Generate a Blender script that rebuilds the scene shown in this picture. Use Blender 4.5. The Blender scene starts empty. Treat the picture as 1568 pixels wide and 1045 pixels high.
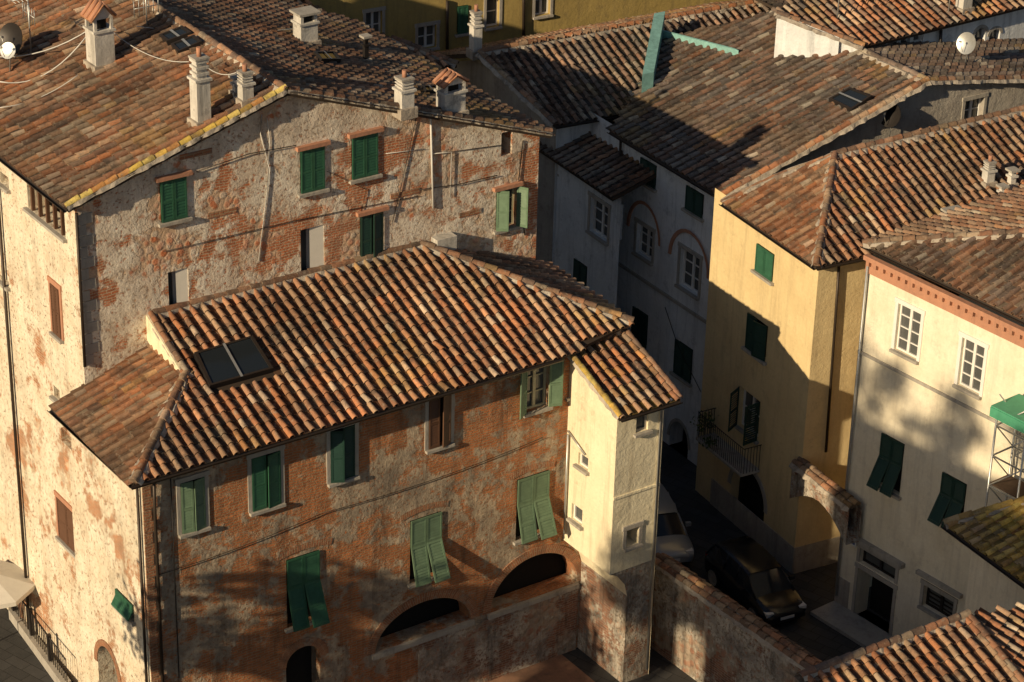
import bpy, math, random
from mathutils import Vector, Matrix, noise
from mathutils.geometry import delaunay_2d_cdt
random.seed(7)
rnd=random.random
def ru(a,b): return a+(b-a)*rnd()
V=Vector
# ---------------------------------------------------------------- survey station (top of the tower, 45 m):
# sight lines are intersected with known heights / wall planes / roof planes to get true world positions
p=math.radians(27); r=math.radians(1.55); f=3890
R0=V((1,0,0)); FW=V((0,math.cos(p),-math.sin(p))); U0=V((0,math.sin(p),math.cos(p)))
UP=U0*math.cos(r)-R0*math.sin(r); RT=R0*math.cos(r)+U0*math.sin(r)
C=V((0,0,45))
def ray(x,y): return FW+RT*((x-784)/f)+UP*((522.5-y)/f)
def S(x,y,z):
    d=ray(x,y); return C+d*((z-45)/d.z)
def hit(x,y,P,N):
    q=ray(x,y); return C+q*((P-C).dot(N)/q.dot(N))
def h2(v): 
    v=V((v.x,v.y,0)); v.normalize(); return v
class Pl:
    def __init__(s,P,down,pitch):
        t=math.radians(pitch); s.P=P; s.N=V((down.x*math.sin(t),down.y*math.sin(t),math.cos(t)))
    def __call__(s,x,y): return hit(x,y,s.P,s.N)
    def z(s,q):
        return s.P.z-(s.N.x*(q.x-s.P.x)+s.N.y*(q.y-s.P.y))/s.N.z
    def at(s,q): return V((q.x,q.y,s.z(q)))
# ---------------------------------------------------------------- materials
M={}
class NT:
    def __init__(s,name):
        m=bpy.data.materials.new(name); m.use_nodes=True; s.m=m; s.t=m.node_tree; s.n=s.t.nodes; s.l=s.t.links
        s.b=s.n['Principled BSDF']; M[name]=m
        s.b.inputs['Specular IOR Level'].default_value=0.25
        s.b.inputs['Roughness'].default_value=0.85
    def node(s,ty,**k):
        n=s.n.new(ty)
        for a,v in k.items(): setattr(n,a,v)
        return n
    def link(s,a,b): s.l.new(a,b)
    def pos(s):
        if not hasattr(s,'_p'): s._p=s.node('ShaderNodeNewGeometry').outputs['Position']
        return s._p
    def noise(s,scale,detail=4,rough=.6,vec=None,sc=None):
        n=s.node('ShaderNodeTexNoise'); n.inputs['Scale'].default_value=scale; n.inputs['Detail'].default_value=min(detail,5); n.inputs['Roughness'].default_value=rough
        v=vec or s.pos()
        if sc:
            mp=s.node('ShaderNodeMapping'); mp.inputs['Scale'].default_value=sc; s.link(v,mp.inputs['Vector']); v=mp.outputs[0]
        s.link(v,n.inputs['Vector']); return n.outputs['Fac']
    def ramp(s,fac,a,b,ca=0.0,cb=1.0):
        n=s.node('ShaderNodeMapRange'); n.inputs[1].default_value=a; n.inputs[2].default_value=b; n.inputs[3].default_value=ca; n.inputs[4].default_value=cb
        s.link(fac,n.inputs[0]); return n.outputs[0]
    def mix(s,fac,a,b,mode='MIX'):
        n=s.node('ShaderNodeMix'); n.data_type='RGBA'; n.blend_type=mode
        for i,v in ((0,fac),(6,a),(7,b)):
            if isinstance(v,(int,float)): n.inputs[i].default_value=v
            elif isinstance(v,tuple): n.inputs[i].default_value=(v[0],v[1],v[2],1)
            else: s.link(v,n.inputs[i])
        return n.outputs[2]
    def math(s,op,a,b=0.0):
        n=s.node('ShaderNodeMath'); n.operation=op
        for i,v in ((0,a),(1,b)):
            if isinstance(v,(int,float)): n.inputs[i].default_value=v
            else: s.link(v,n.inputs[i])
        return n.outputs[0]
    def color(s,c): 
        if isinstance(c,tuple): s.b.inputs['Base Color'].default_value=(*c,1)
        else: s.link(c,s.b.inputs['Base Color'])
    def bump(s,h,dist=.03,strength=1.0):
        n=s.node('ShaderNodeBump'); n.inputs['Distance'].default_value=dist; n.inputs['Strength'].default_value=strength
        s.link(h,n.inputs['Height']); s.link(n.outputs[0],s.b.inputs['Normal'])
def old_wall(name,b1,b2,mort,p1,p2,cover=.5,stain=(.12,.10,.08),stain_amt=.5,soft=.02,scale=.5,stone=.0,chipa=.42,bump=.035):
    t=NT(name); uv=t.node('ShaderNodeUVMap').outputs[0]
    nz=t.node('ShaderNodeTexNoise'); nz.inputs['Scale'].default_value=1.7; nz.inputs['Detail'].default_value=2; t.link(uv,nz.inputs['Vector'])
    sub=t.node('ShaderNodeVectorMath',operation='SUBTRACT'); t.link(nz.outputs['Color'],sub.inputs[0]); sub.inputs[1].default_value=(.5,.5,.5)
    scl=t.node('ShaderNodeVectorMath',operation='SCALE'); t.link(sub.outputs[0],scl.inputs[0]); scl.inputs['Scale'].default_value=.14
    add=t.node('ShaderNodeVectorMath',operation='ADD'); t.link(uv,add.inputs[0]); t.link(scl.outputs[0],add.inputs[1])
    br=t.node('ShaderNodeTexBrick'); t.link(add.outputs[0],br.inputs['Vector'])
    br.inputs['Scale'].default_value=1; br.inputs['Brick Width'].default_value=.29; br.inputs['Row Height'].default_value=.085; br.inputs['Mortar Size'].default_value=.014; br.inputs['Mortar Smooth'].default_value=.3; br.inputs['Bias'].default_value=-.1
    br.inputs['Color1'].default_value=(*b1,1); br.inputs['Color2'].default_value=(*b2,1); br.inputs['Mortar'].default_value=(*mort,1)
    base=br.outputs['Color']; hb=t.math('SUBTRACT',1.0,br.outputs['Fac'])
    if stone>0:
        vo=t.node('ShaderNodeTexVoronoi'); vo.inputs['Scale'].default_value=4.6; t.link(t.pos(),vo.inputs['Vector'])
        sep=t.node('ShaderNodeSeparateColor'); t.link(vo.outputs['Color'],sep.inputs[0])
        stc=t.mix(sep.outputs[0],tuple(x*.75 for x in p1),b1)
        ed=t.ramp(vo.outputs['Distance'],.38,.62)
        stc=t.mix(ed,stc,mort)
        stm=t.ramp(t.noise(.6,3,.6),.5-stone*.25+.1,.53-stone*.25+.1)
        base=t.mix(stm,base,stc)
        hb=t.mix(stm,hb,t.math('SUBTRACT',1.3,t.math('MULTIPLY',ed,1.3)))
    fine=t.noise(9,5,.75)
    mid=t.noise(2.4,5,.7)
    base=t.mix(.7,base,t.mix(mid,(.3,.3,.3),(1.6,1.45,1.3)),'MULTIPLY')
    big=t.noise(scale,5,.66)
    mixn=t.math('ADD',t.math('MULTIPLY',big,.72),t.math('MULTIPLY',mid,.28))
    th=.5-(cover-.5)*.45
    mask=t.ramp(mixn,th-soft,th+soft)
    chip=t.ramp(fine,chipa,chipa+.05)
    mask=t.math('MULTIPLY',mask,chip)
    pc=t.mix(t.ramp(t.noise(1.1,5,.65),.38,.62),p1,p2)
    pc=t.mix(.6,pc,t.mix(fine,(.5,.5,.5),(1.35,1.35,1.35)),'MULTIPLY')
    col=t.mix(mask,base,pc)
    st=t.ramp(t.noise(1.0,5,.7,sc=(2.2,2.2,.28)),.5,.70)
    col=t.mix(t.math('MULTIPLY',st,stain_amt),col,stain)
    st2=t.ramp(t.noise(.5,5,.7),.53,.70)
    col=t.mix(t.math('MULTIPLY',st2,stain_amt*.7),col,stain)
    t.color(col)
    h=t.math('ADD',t.math('MULTIPLY',mask,.6),t.math('MULTIPLY',t.math('SUBTRACT',1.0,mask),t.math('MULTIPLY',hb,.5)))
    h=t.math('ADD',h,t.math('MULTIPLY',fine,1.1))
    h=t.math('ADD',h,t.math('MULTIPLY',mid,1.6))
    t.bump(h,bump,.9); return t
def plaster(name,c1,c2,stain=(.2,.17,.13),amt=.35,bump=.012,streak=.5):
    t=NT(name); big=t.noise(.7,5,.7); fine=t.noise(8,5,.75)
    c=t.mix(t.ramp(big,.35,.65),c1,c2)
    c=t.mix(.35,c,t.mix(fine,(.55,.55,.55),(1.3,1.3,1.3)),'MULTIPLY')
    st=t.ramp(t.noise(1.3,5,.7,sc=(2.5,2.5,.22)),streak,streak+.22)
    c=t.mix(t.math('MULTIPLY',st,amt),c,stain)
    st=t.ramp(t.noise(1.6,5,.78),.56,.68)
    c=t.mix(t.math('MULTIPLY',st,amt*.8),c,stain)
    t.color(c); t.bump(t.math('ADD',fine,t.math('MULTIPLY',big,3.0)),bump,1.0); return t
def flat(name,c,rough=.6,metal=0,var=.25,spec=.3):
    t=NT(name); 
    cc=t.mix(t.noise(5,3,.7),tuple(x*(1-var) for x in c),tuple(min(1,x*(1+var)) for x in c))
    t.color(cc); t.b.inputs['Roughness'].default_value=rough; t.b.inputs['Metallic'].default_value=metal; t.b.inputs['Specular IOR Level'].default_value=spec
    return t
old_wall('brick_front',(.58,.22,.09),(.38,.15,.07),(.44,.31,.19),(.58,.46,.33),(.31,.25,.19),cover=.51,stain=(.07,.052,.04),stain_amt=.55,scale=.5,bump=.055,chipa=.38)
old_wall('plaster_front',(.60,.215,.10),(.42,.17,.09),(.62,.46,.33),(.90,.81,.68),(.68,.56,.44),cover=.53,stain=(.22,.165,.125),stain_amt=.36,scale=.5,stone=.45,bump=.06,chipa=.38)
old_wall('side_wall',(.58,.27,.14),(.44,.22,.12),(.64,.50,.36),(.86,.77,.61),(.74,.62,.46),cover=.62,stain=(.30,.24,.17),stain_amt=.38,scale=.45,stone=.3,bump=.045,chipa=.37)
old_wall('brick_base',(.38,.18,.11),(.22,.12,.09),(.40,.33,.26),(.62,.55,.45),(.30,.26,.22),cover=.52,stain=(.05,.045,.04),stain_amt=.75,scale=.7,stone=.5,bump=.05)
old_wall('arch_brick',(.44,.19,.10),(.28,.12,.07),(.40,.30,.2),(.4,.31,.23),(.3,.22,.17),cover=.35,stain=(.08,.06,.05),stain_amt=.5,scale=1.0)
plaster('cream_annex',(.88,.79,.57),(.80,.70,.49),(.44,.36,.24),.55,bump=.022)
plaster('white_plaster',(.82,.83,.83),(.68,.70,.71),(.26,.27,.28),.55,bump=.02)
plaster('yellow_plaster',(.76,.60,.33),(.68,.52,.28),(.38,.29,.17),.42,bump=.018)
plaster('cream_plaster',(.87,.79,.62),(.77,.68,.51),(.44,.38,.29),.4,bump=.018)
plaster('mustard_plaster',(.46,.34,.12),(.38,.28,.10),(.18,.14,.08),.5)
plaster('grey_plaster',(.46,.42,.36),(.34,.30,.26),(.15,.135,.12),.55,bump=.03)
plaster('stone_trim',(.46,.42,.36),(.36,.33,.29),(.15,.14,.12),.5)
plaster('mortar',(.54,.47,.38),(.34,.29,.24),(.12,.10,.08),.7,bump=.03)
plaster('pink_trim',(.52,.26,.16),(.44,.22,.14),(.2,.12,.09),.4)
plaster('chimney_plaster',(.70,.66,.60),(.50,.47,.42),(.12,.11,.1),.7)
flat('green_paint',(.03,.105,.06),.55,var=.4)
flat('sage_paint',(.13,.20,.125),.6,var=.4)
flat('dark_green_paint',(.018,.05,.038),.5)
flat('brown_paint',(.12,.06,.035),.6)
flat('white_paint',(.76,.74,.70),.5,var=.1)
flat('pale_frame',(.50,.46,.30),.6)
flat('sign_blue',(.05,.12,.35),.4)
flat('dark_metal',(.035,.03,.028),.45,.4)
flat('gutter_metal',(.06,.045,.035),.45,.5)
flat('light_metal',(.5,.5,.48),.4,.6)
flat('cable_white',(.6,.58,.54),.6)
flat('patina',(.22,.42,.39),.6,var=.6)
flat('scaffold_green',(.08,.32,.19),.6)
flat('roof_under',(.05,.035,.025),.9)
flat('timber',(.09,.055,.035),.8,var=.4)
flat('unlit_interior',(.012,.011,.010),.9)  # near-black sheet: the shade inside openings and flues is put into its colour
flat('canvas',(.65,.62,.56),.8,var=.1)
flat('car_black',(.012,.012,.014),.22,0,.1,.6)
flat('car_grey',(.32,.34,.36),.28,.3,.1,.6)
flat('tyre',(.02,.02,.02),.8)
flat('car_lamp',(.7,.7,.68),.15,0,.05,.6)
flat('red_lamp',(.35,.02,.02),.25,0,.05,.6)
flat('plate',(.7,.7,.68),.4,0,.05)
g=NT('glass'); g.color((.02,.025,.03)); g.b.inputs['Roughness'].default_value=.06; g.b.inputs['Specular IOR Level'].default_value=.6
g=NT('pane'); g.color(g.mix(g.noise(.8,3,.5),(.03,.035,.04),(.16,.16,.15))); g.b.inputs['Roughness'].default_value=.1; g.b.inputs['Specular IOR Level'].default_value=.5
t=NT('tile'); at=t.node('ShaderNodeVertexColor'); at.layer_name='tint'
fine=t.noise(14,5,.75); md=t.noise(1.6,5,.72)
c=t.mix(.8,at.outputs['Color'],t.mix(fine,(.35,.35,.35),(1.65,1.6,1.5)),'MULTIPLY')
c=t.mix(t.math('MULTIPLY',t.ramp(md,.48,.64),.65),c,(.065,.052,.042))
c=t.mix(t.math('MULTIPLY',t.ramp(t.noise(6,4,.7),.56,.64),.42),c,(.36,.30,.22))
t.color(c); t.bump(fine,.02,1.0)
t=NT('paving'); br=t.node('ShaderNodeTexBrick'); mp=t.node('ShaderNodeMapping'); mp.inputs['Rotation'].default_value=(0,0,.65); t.link(t.pos(),mp.inputs['Vector']); t.link(mp.outputs[0],br.inputs['Vector'])
br.inputs['Scale'].default_value=1; br.inputs['Brick Width'].default_value=.8; br.inputs['Row Height'].default_value=.4; br.inputs['Mortar Size'].default_value=.012
br.inputs['Color1'].default_value=(.07,.068,.066,1); br.inputs['Color2'].default_value=(.05,.049,.048,1); br.inputs['Mortar'].default_value=(.025,.024,.023,1)
t.color(t.mix(.7,br.outputs['Color'],t.mix(t.noise(2,5,.7),(.5,.5,.5),(1.4,1.4,1.4)),'MULTIPLY')); t.b.inputs['Roughness'].default_value=.7; t.bump(t.noise(12,4,.7),.01)
plaster('terracotta_paving',(.34,.19,.12),(.26,.15,.10),(.14,.1,.07),.6)
t=NT('foliage'); t.color(t.mix(t.noise(3,4,.6),(.03,.055,.015),(.09,.12,.035)))
flat('bark',(.12,.09,.065),.9)
# ---------------------------------------------------------------- mesh builder
class MB:
    def __init__(s): s.v=[];s.f=[];s.m=[];s.uv=[];s.c=[];s.sm=[]
    def face(s,pts,mat,uv=None,col=(1,1,1),smooth=False):
        i=len(s.v); s.v.extend([tuple(q) for q in pts]); s.f.append(tuple(range(i,i+len(pts)))); s.m.append(mat)
        if uv is None:
            a=(pts[1]-pts[0]); 
            if a.length<1e-6: a=V((1,0,0))
            a=a.normalized(); n=(pts[1]-pts[0]).cross(pts[2]-pts[0])
            b=n.cross(a); b=b.normalized() if b.length>1e-9 else V((0,0,1))
            o=pts[0].x*.7+pts[0].y*.7
            uv=[((q-pts[0]).dot(a)+o,(q-pts[0]).dot(b)+pts[0].z) for q in pts]
        s.uv.append(uv); s.c.append(col); s.sm.append(smooth)
    def box(s,P,a,b,c,mat,col=(1,1,1)):
        if a.cross(b).dot(c)<0: a,b=b,a
        q=[P,P+a,P+a+b,P+b,P+c,P+a+c,P+a+b+c,P+b+c]
        for idx in ((0,3,2,1),(4,5,6,7),(0,1,5,4),(1,2,6,5),(2,3,7,6),(3,0,4,7)):
            s.face([q[i] for i in idx],mat,None,col)
    def cbox(s,Pc,d,n,w,dp,h,mat,col=(1,1,1)):
        s.box(Pc-d*(w/2)-n*(dp/2),d*w,n*dp,V((0,0,h)),mat,col)
    def grid(s,rings,mat,col=(1,1,1),closed=True,smooth=True,caps=False):
        i=len(s.v); n=len(rings[0])
        for rg in rings: s.v.extend([tuple(q) for q in rg])
        for k in range(len(rings)-1):
            for j in range(n if closed else n-1):
                a=i+k*n+j; b=i+k*n+(j+1)%n
                s.f.append((a,b,b+n,a+n)); s.m.append(mat); s.uv.append([(j*.1,k*.1)]*4); s.c.append(col); s.sm.append(smooth)
        if caps:
            s.f.append(tuple(range(i,i+n))[::-1]); s.m.append(mat); s.uv.append([(0,0)]*n); s.c.append(col); s.sm.append(False)
            s.f.append(tuple(range(i+(len(rings)-1)*n,i+len(rings)*n))); s.m.append(mat); s.uv.append([(0,0)]*n); s.c.append(col); s.sm.append(False)
    def tube(s,pts,rad,mat,n=6,caps=True,r1=None):
        rings=[]
        for k,P in enumerate(pts):
            t=(pts[min(k+1,len(pts)-1)]-pts[max(k-1,0)]).normalized()
            x=t.cross(V((0,0,1))); 
            if x.length<.05: x=t.cross(V((1,0,0)))
            x.normalize(); y=t.cross(x); rd=rad if r1 is None else rad+(r1-rad)*k/(len(pts)-1)
            rings.append([P+(x*math.cos(a)+y*math.sin(a))*rd for a in [2*math.pi*j/n for j in range(n)]])
        s.grid(rings,mat,caps=caps)
    def build(s,name,parent=None):
        me=bpy.data.meshes.new(name); me.from_pydata(s.v,[],s.f)
        mats=sorted(set(s.m)); ix={m:i for i,m in enumerate(mats)}
        for m in mats: me.materials.append(M[m])
        me.polygons.foreach_set('material_index',[ix[m] for m in s.m])
        me.polygons.foreach_set('use_smooth',s.sm)
        uvl=me.uv_layers.new(name='UVMap'); fl=[]
        for u in s.uv:
            for q in u: fl.extend(q)
        uvl.data.foreach_set('uv',fl)
        ca=me.color_attributes.new('tint','FLOAT_COLOR','CORNER'); fl=[]
        for fc,cc in zip(s.f,s.c): fl.extend((cc[0],cc[1],cc[2],1.0)*len(fc))
        ca.data.foreach_set('color',fl)
        me.update()
        o=bpy.data.objects.new(name,me); bpy.context.collection.objects.link(o)
        if parent:
            o.parent=parent; o.matrix_parent_inverse=Matrix.Translation(-parent.location)
        return o
def empty(name,loc=(0,0,0)):
    e=bpy.data.objects.new(name,None); e.location=(loc[0],loc[1],0); bpy.context.collection.objects.link(e); return e
def inside(u,v,poly):
    c=False; n=len(poly)
    for i in range(n):
        x1,y1=poly[i]; x2,y2=poly[(i+1)%n]
        if (y1>v)!=(y2>v) and u<(x2-x1)*(v-y1)/(y2-y1)+x1: c=not c
    return c
# ---------------------------------------------------------------- roofs
ORANGE=[(.46,.20,.10),(.40,.17,.085),(.50,.27,.15),(.34,.155,.085),(.27,.15,.10),(.44,.30,.20),(.45,.19,.09),(.38,.20,.12),(.50,.34,.22)]
BROWN=[(.34,.17,.10),(.27,.14,.09),(.38,.22,.14),(.21,.13,.09),(.17,.115,.09),(.34,.26,.19)]
GREY=[(.19,.14,.115),(.24,.18,.15),(.13,.10,.085),(.29,.25,.215),(.22,.135,.10),(.17,.15,.14)]
MOSSY=[(.58,.38,.09),(.62,.44,.10),(.50,.25,.09),(.42,.28,.08),(.62,.48,.15)]
def tcol(P,pal,dark=.5,base=None):
    c=random.choice(pal); k=ru(.80,1.12); n=noise.noise(P*.55)*.6+noise.noise(P*1.7)*.35
    if base: c=tuple(x*.3+y*.7 for x,y in zip(c,base))
    if rnd()<.05: c=tuple(x*.5+y*.5 for x,y in zip(c,(.56,.50,.40)))
    k*=1+n*dark
    n2=noise.noise(P*.33+V((7,3,1)))+.45*noise.noise(P*2.1)
    if n2>.15: w_=min(.6,(n2-.15)*2.2); c=tuple(x*(1-w_)+y*w_ for x,y in zip(c,(.20,.135,.09)))
    n3=noise.noise(P*.5+V((1,13,5)))+.5*noise.noise(P*2.6)
    if n3>.38: w_=min(.45,(n3-.38)*2.5); c=tuple(x*(1-w_)+y*w_ for x,y in zip(c,(.44,.29,.11)))
    return tuple(max(.01,x*k) for x in c)
def roof(parent,name,poly,pal,th=.13,pitch=.34,cs=.36,holes=(),dark=.8,rad=.088,pan=.30):
    mb=MB()
    N=V((0,0,0))
    for i in range(len(poly)):
        a=poly[i];b=poly[(i+1)%len(poly)]; N+=a.cross(b)
    N.normalize(); 
    if N.z<0: N=-N; poly=poly[::-1]
    ev=V((N.x,N.y,-(N.x**2+N.y**2)/N.z)).normalized(); eu=ev.cross(N).normalized()
    P0=poly[0]; q2=[((q-P0).dot(eu),(q-P0).dot(ev)) for q in poly]
    hol=[[((q-P0).dot(eu),(q-P0).dot(ev)) for q in h] for h in holes]
    mb.face([q-N*.0 for q in poly],'roof_under')
    mb.face([q-N*th for q in poly[::-1]],'timber')
    for i in range(len(poly)):
        a=poly[i];b=poly[(i+1)%len(poly)]; mb.face([a,a-N*th,b-N*th,b],'roof_under')
    umin=min(q[0] for q in q2);umax=max(q[0] for q in q2);vmin=min(q[1] for q in q2);vmax=max(q[1] for q in q2)
    def W(u,v,h): return P0+eu*u+ev*v+N*h
    def ok(u,v):
        if not inside(u,v,q2): return False
        for h in hol:
            if inside(u,v,h): return False
        return True
    nu=int((umax-umin)/pitch)+2; nv=int((vmax-vmin)/cs)+2
    A5=[math.pi*k/5 for k in range(6)]
    for i in range(nu):
        u=umin+pitch*(i+.35); wob=ru(-.012,.012); cb=random.choice(pal)
        for j in range(nv):
            v=vmax-cs*(j+.5)+.03
            if j%4==3: cb=random.choice(pal)
            un=u+wob+.035*noise.noise(V((i*3.1,v*.6,1)))
            if ok(u,v):
                col=tcol(W(u,v,0),pal,dark,cb)
                sk=ru(-.016,.016); lift=ru(0,.012); ex=ru(-.015,.02)
                if rnd()<.02: sk*=3; lift+=.02
                r0=rad*.80; r1=rad*1.02
                va=v-cs*.62; vb=v+cs*.5+ex
                rings=[[W(un-sk+r0*math.cos(a),va,.012+r0*math.sin(a)*1.15) for a in A5],
                       [W(un+sk+r1*math.cos(a),vb,.036+lift+r1*math.sin(a)*1.15) for a in A5]]
                mb.grid(rings,'tile',col,closed=False)
                mb.face([W(un+sk+r1*.8*math.cos(a),vb,.036+lift+r1*.88*math.sin(a)) for a in A5]+[W(un+sk+r1*math.cos(a),vb,.036+lift+r1*math.sin(a)*1.15) for a in A5[::-1]],'tile',col=tuple(x*.8 for x in col))
            uc=u+pitch/2
            if ok(uc,v):
                col=tcol(W(uc,v,0),pal,dark); col=tuple(x*pan for x in col); w=pitch/2-.02; t2=ru(-.008,.008); e=ru(0,.01)  # channel tiles darkened: dirt, plus the ribs' shadow put into the tint
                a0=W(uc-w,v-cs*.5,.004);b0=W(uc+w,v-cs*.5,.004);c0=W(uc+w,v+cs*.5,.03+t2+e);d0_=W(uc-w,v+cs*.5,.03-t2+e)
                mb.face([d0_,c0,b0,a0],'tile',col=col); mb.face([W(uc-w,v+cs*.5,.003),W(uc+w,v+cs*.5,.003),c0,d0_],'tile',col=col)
    return mb.build(name,parent)
def ridge(mb,P,Q,pal=BROWN,rad=.12,mort=.15,lift=.05):
    L=(Q-P).length; t=(Q-P).normalized(); x=t.cross(V((0,0,1))).normalized(); y=x.cross(t).normalized()
    n=max(1,int(L/.38)); 
    if mort>0:
        k=int(L/.18)+1
        rings=[]
        for i in range(k+1):
            q=P+t*(L*i/k)+V((0,0,lift-.06)); w=mort*ru(.75,1.3)
            rings.append([q+x*w*ru(.9,1.15)-y*.04,q+x*w*.7+y*ru(.05,.09),q-x*w*.7+y*ru(.05,.09),q-x*w*ru(.9,1.15)-y*.04])
        mb.grid(rings,'mortar',closed=False,smooth=False)
    A5=[math.pi*k/6 for k in range(7)]
    for i in range(n):
        a=P+t*(L*i/n-.03); b=P+t*(L*(i+1)/n+.03); s1=ru(-.02,.02)
        r0=rad*.85;r1=rad
        col=tcol(a,pal,.5)
        z=V((0,0,lift+ru(-.01,.015)))
        mb.grid([[a+z+x*(r0*math.cos(k)+s1)+y*r0*math.sin(k) for k in A5],[b+z+x*r1*math.cos(k)+y*(r1*math.sin(k)+.02) for k in A5]],'tile',col,closed=False)
        mb.face([b+z+x*r1*math.cos(k)+y*(r1*math.sin(k)+.02) for k in A5],'tile',col=tuple(q*.6 for q in col))
def gutter(mb,P,Q,out,rad=.075,mat='gutter_metal'):
    A=[math.pi+math.pi*k/5 for k in range(6)]
    o=out*(rad*.9)+V((0,0,-.03))
    rings=[[X+o+out*(rad*math.cos(a))+V((0,0,1))*(rad*math.sin(a)) for a in A] for X in (P,Q)]
    mb.grid(rings,mat,closed=False)
    rings=[[X+o+out*((rad-.012)*math.cos(a))+V((0,0,1))*((rad-.012)*math.sin(a)) for a in A[::-1]] for X in (P,Q)]
    mb.grid(rings,mat,closed=False)
# ---------------------------------------------------------------- facades
class Fac:
    def __init__(s,Pa,Pb):
        s.P=V((Pa.x,Pa.y,0)); s.d=h2(Pb-Pa); s.o=V((s.d.y,-s.d.x,0)); s.L=(V((Pb.x,Pb.y,0))-s.P).length; s.op=[]; s.tr=MB()
    def sz(s,x,y,off=0):
        q=hit(x,y,s.P+s.o*off,s.o); return ((q-s.P).dot(s.d),q.z)
    def pt(s,a,z,o=0): return s.P+s.d*a+s.o*o+V((0,0,z))
    def bx(s,a1,a2,z1,z2,o1,o2,mat): s.tr.box(s.pt(a1,z1,o1),s.d*(a2-a1),s.o*(o2-o1),V((0,0,z2-z1)),mat)
    def leaf(s,P,w,W,H,nrm,mat,z0=0,up=None):
        tr=s.tr; up=up or V((0,0,1)); st=.055; th=.035
        tr.box(P,w*st,up*H,nrm*th,mat); tr.box(P+w*(W-st),w*st,up*H,nrm*th,mat)
        for z in (0,H-.08): tr.box(P+w*st+up*z+nrm*.002,w*(W-2*st),up*.08,nrm*(th-.004),mat)
        if H>1.1: tr.box(P+w*st+up*(H*.45)+nrm*.002,w*(W-2*st),up*.06,nrm*(th-.004),mat)
        n=max(3,int((H-.16)/.085))
        for i in range(n):
            z=.085+(H-.17)*i/n
            a=P+w*st+up*z+nrm*.034; b=a+w*(W-2*st)
            a2=P+w*st+up*(z+.085)+nrm*.004; b2=a2+w*(W-2*st)
            tr.face([a,b,b2,a2],mat)
    def win(s,kind,q1,q2,*a,**k):
        a1,z2=s.sz(*q1); a2,z1=s.sz(*q2)
        if a2<a1: a1,a2=a2,a1
        s.win2(kind,a1,a2,z1,z2,*a,**k)
    def win2(s,kind,a1,a2,z1,z2,mat='green_paint',sill=True,sur=None,lint=None,ang=(0,0),rows=3,frame='white_paint',deep=.22,curt=False):
        W=a2-a1;H=z2-z1; s.op.append([(a1,z1),(a2,z1),(a2,z2),(a1,z2)])
        if sill: s.bx(a1-.10,a2+.10,z1-.09,z1-.003,-.05,.13,'stone_trim')
        if sur:
            w=.12
            s.bx(a1-w,a1-.002,z1,z2+.002,-.02,.035,sur); s.bx(a2+.002,a2+w,z1,z2+.002,-.02,.035,sur); s.bx(a1-w-.03,a2+w+.03,z2+.004,z2+w+.03,-.02,.05,sur)
        if lint:
            s.bx(a1-.14,a2+.14,z2+.01,z2+.13,-.02,.14,lint)
        if kind in('closed','tilt'):
            s.tr.face([s.pt(a1,z1,-.18),s.pt(a2,z1,-.18),s.pt(a2,z2,-.18),s.pt(a1,z2,-.18)],'unlit_interior')
            g=.012; w=W/2-g*1.5
            for k in (0,1):
                A0=a1+g+k*(w+g)
                if kind=='closed' :
                    an=math.radians(ang[k]); 
                    if k==0: s.leaf(s.pt(A0,z1+g,.02),(s.d*math.cos(an)+s.o*math.sin(an)),w,H-2*g,(s.o*math.cos(an)-s.d*math.sin(an)),mat)
                    else: s.leaf(s.pt(A0+w,z1+g,.02),(-s.d*math.cos(an)+s.o*math.sin(an)),w,H-2*g,(s.o*math.cos(an)+s.d*math.sin(an)),mat)
                else:
                    hs=H*.42; s.leaf(s.pt(A0,z1+H-hs,.02),s.d,w,hs-g,s.o,mat)
                    t=math.radians(ang[k] if ang[k] else 20); L=H-hs-.01
                    up=V((0,0,1))*math.cos(t)-s.o*math.sin(t); nr=s.o*math.cos(t)+V((0,0,1))*math.sin(t)
                    top=s.pt(A0,z1+H-hs-.005,.02); s.leaf(top-up*L,s.d,w,L,nr,mat,up=up)
                    s.tr.tube([top-up*L*.9+s.d*.05,s.pt(A0+.05,z1+.15,.0)],.01,'dark_metal',4)
            return
        if kind=='dark':
            s.tr.face([s.pt(a1,z1,-.7),s.pt(a2,z1,-.7),s.pt(a2,z2,-.7),s.pt(a1,z2,-.7)],'unlit_interior'); return
        s.tr.face([s.pt(a1,z1,-deep),s.pt(a2,z1,-deep),s.pt(a2,z2,-deep),s.pt(a1,z2,-deep)],'pane')
        if curt: s.tr.face([s.pt(a1+W*.42,z1,-.06),s.pt(a2,z1,-.02),s.pt(a2,z2,-.02),s.pt(a1+W*.42,z2,-.06)],'canvas')
        b=.06
        s.bx(a1,a1+b,z1,z2,-deep+.012,-deep+.07,frame); s.bx(a2-b,a2,z1,z2,-deep+.012,-deep+.07,frame)
        s.bx(a1+b,a2-b,z2-b,z2,-deep+.012,-deep+.068,frame); s.bx(a1+b,a2-b,z1,z1+b,-deep+.012,-deep+.068,frame)
        if W>.6:
            s.bx(a1+W/2-.05,a1+W/2+.05,z1+b,z2-b,-deep+.012,-deep+.075,frame)
        for i in range(1,rows):
            z=z1+H*i/rows; s.bx(a1+b,a2-b,z-.018,z+.018,-deep+.012,-deep+.05,frame)
        if kind=='open':
            w=W/2
            if ang[0]>0:
                an=math.radians(ang[0]); nr=(s.o*math.cos(an)-s.d*math.sin(an)); s.leaf(s.pt(a1,z1,.03),s.d*math.cos(an)+s.o*math.sin(an),w,H,-nr if ang[0]>90 else nr,mat)
            if ang[1]>0:
                an=math.radians(ang[1]); nr=(s.o*math.cos(an)+s.d*math.sin(an)); s.leaf(s.pt(a2,z1,.03),-s.d*math.cos(an)+s.o*math.sin(an),w,H,-nr if ang[1]>90 else nr,mat)
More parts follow.
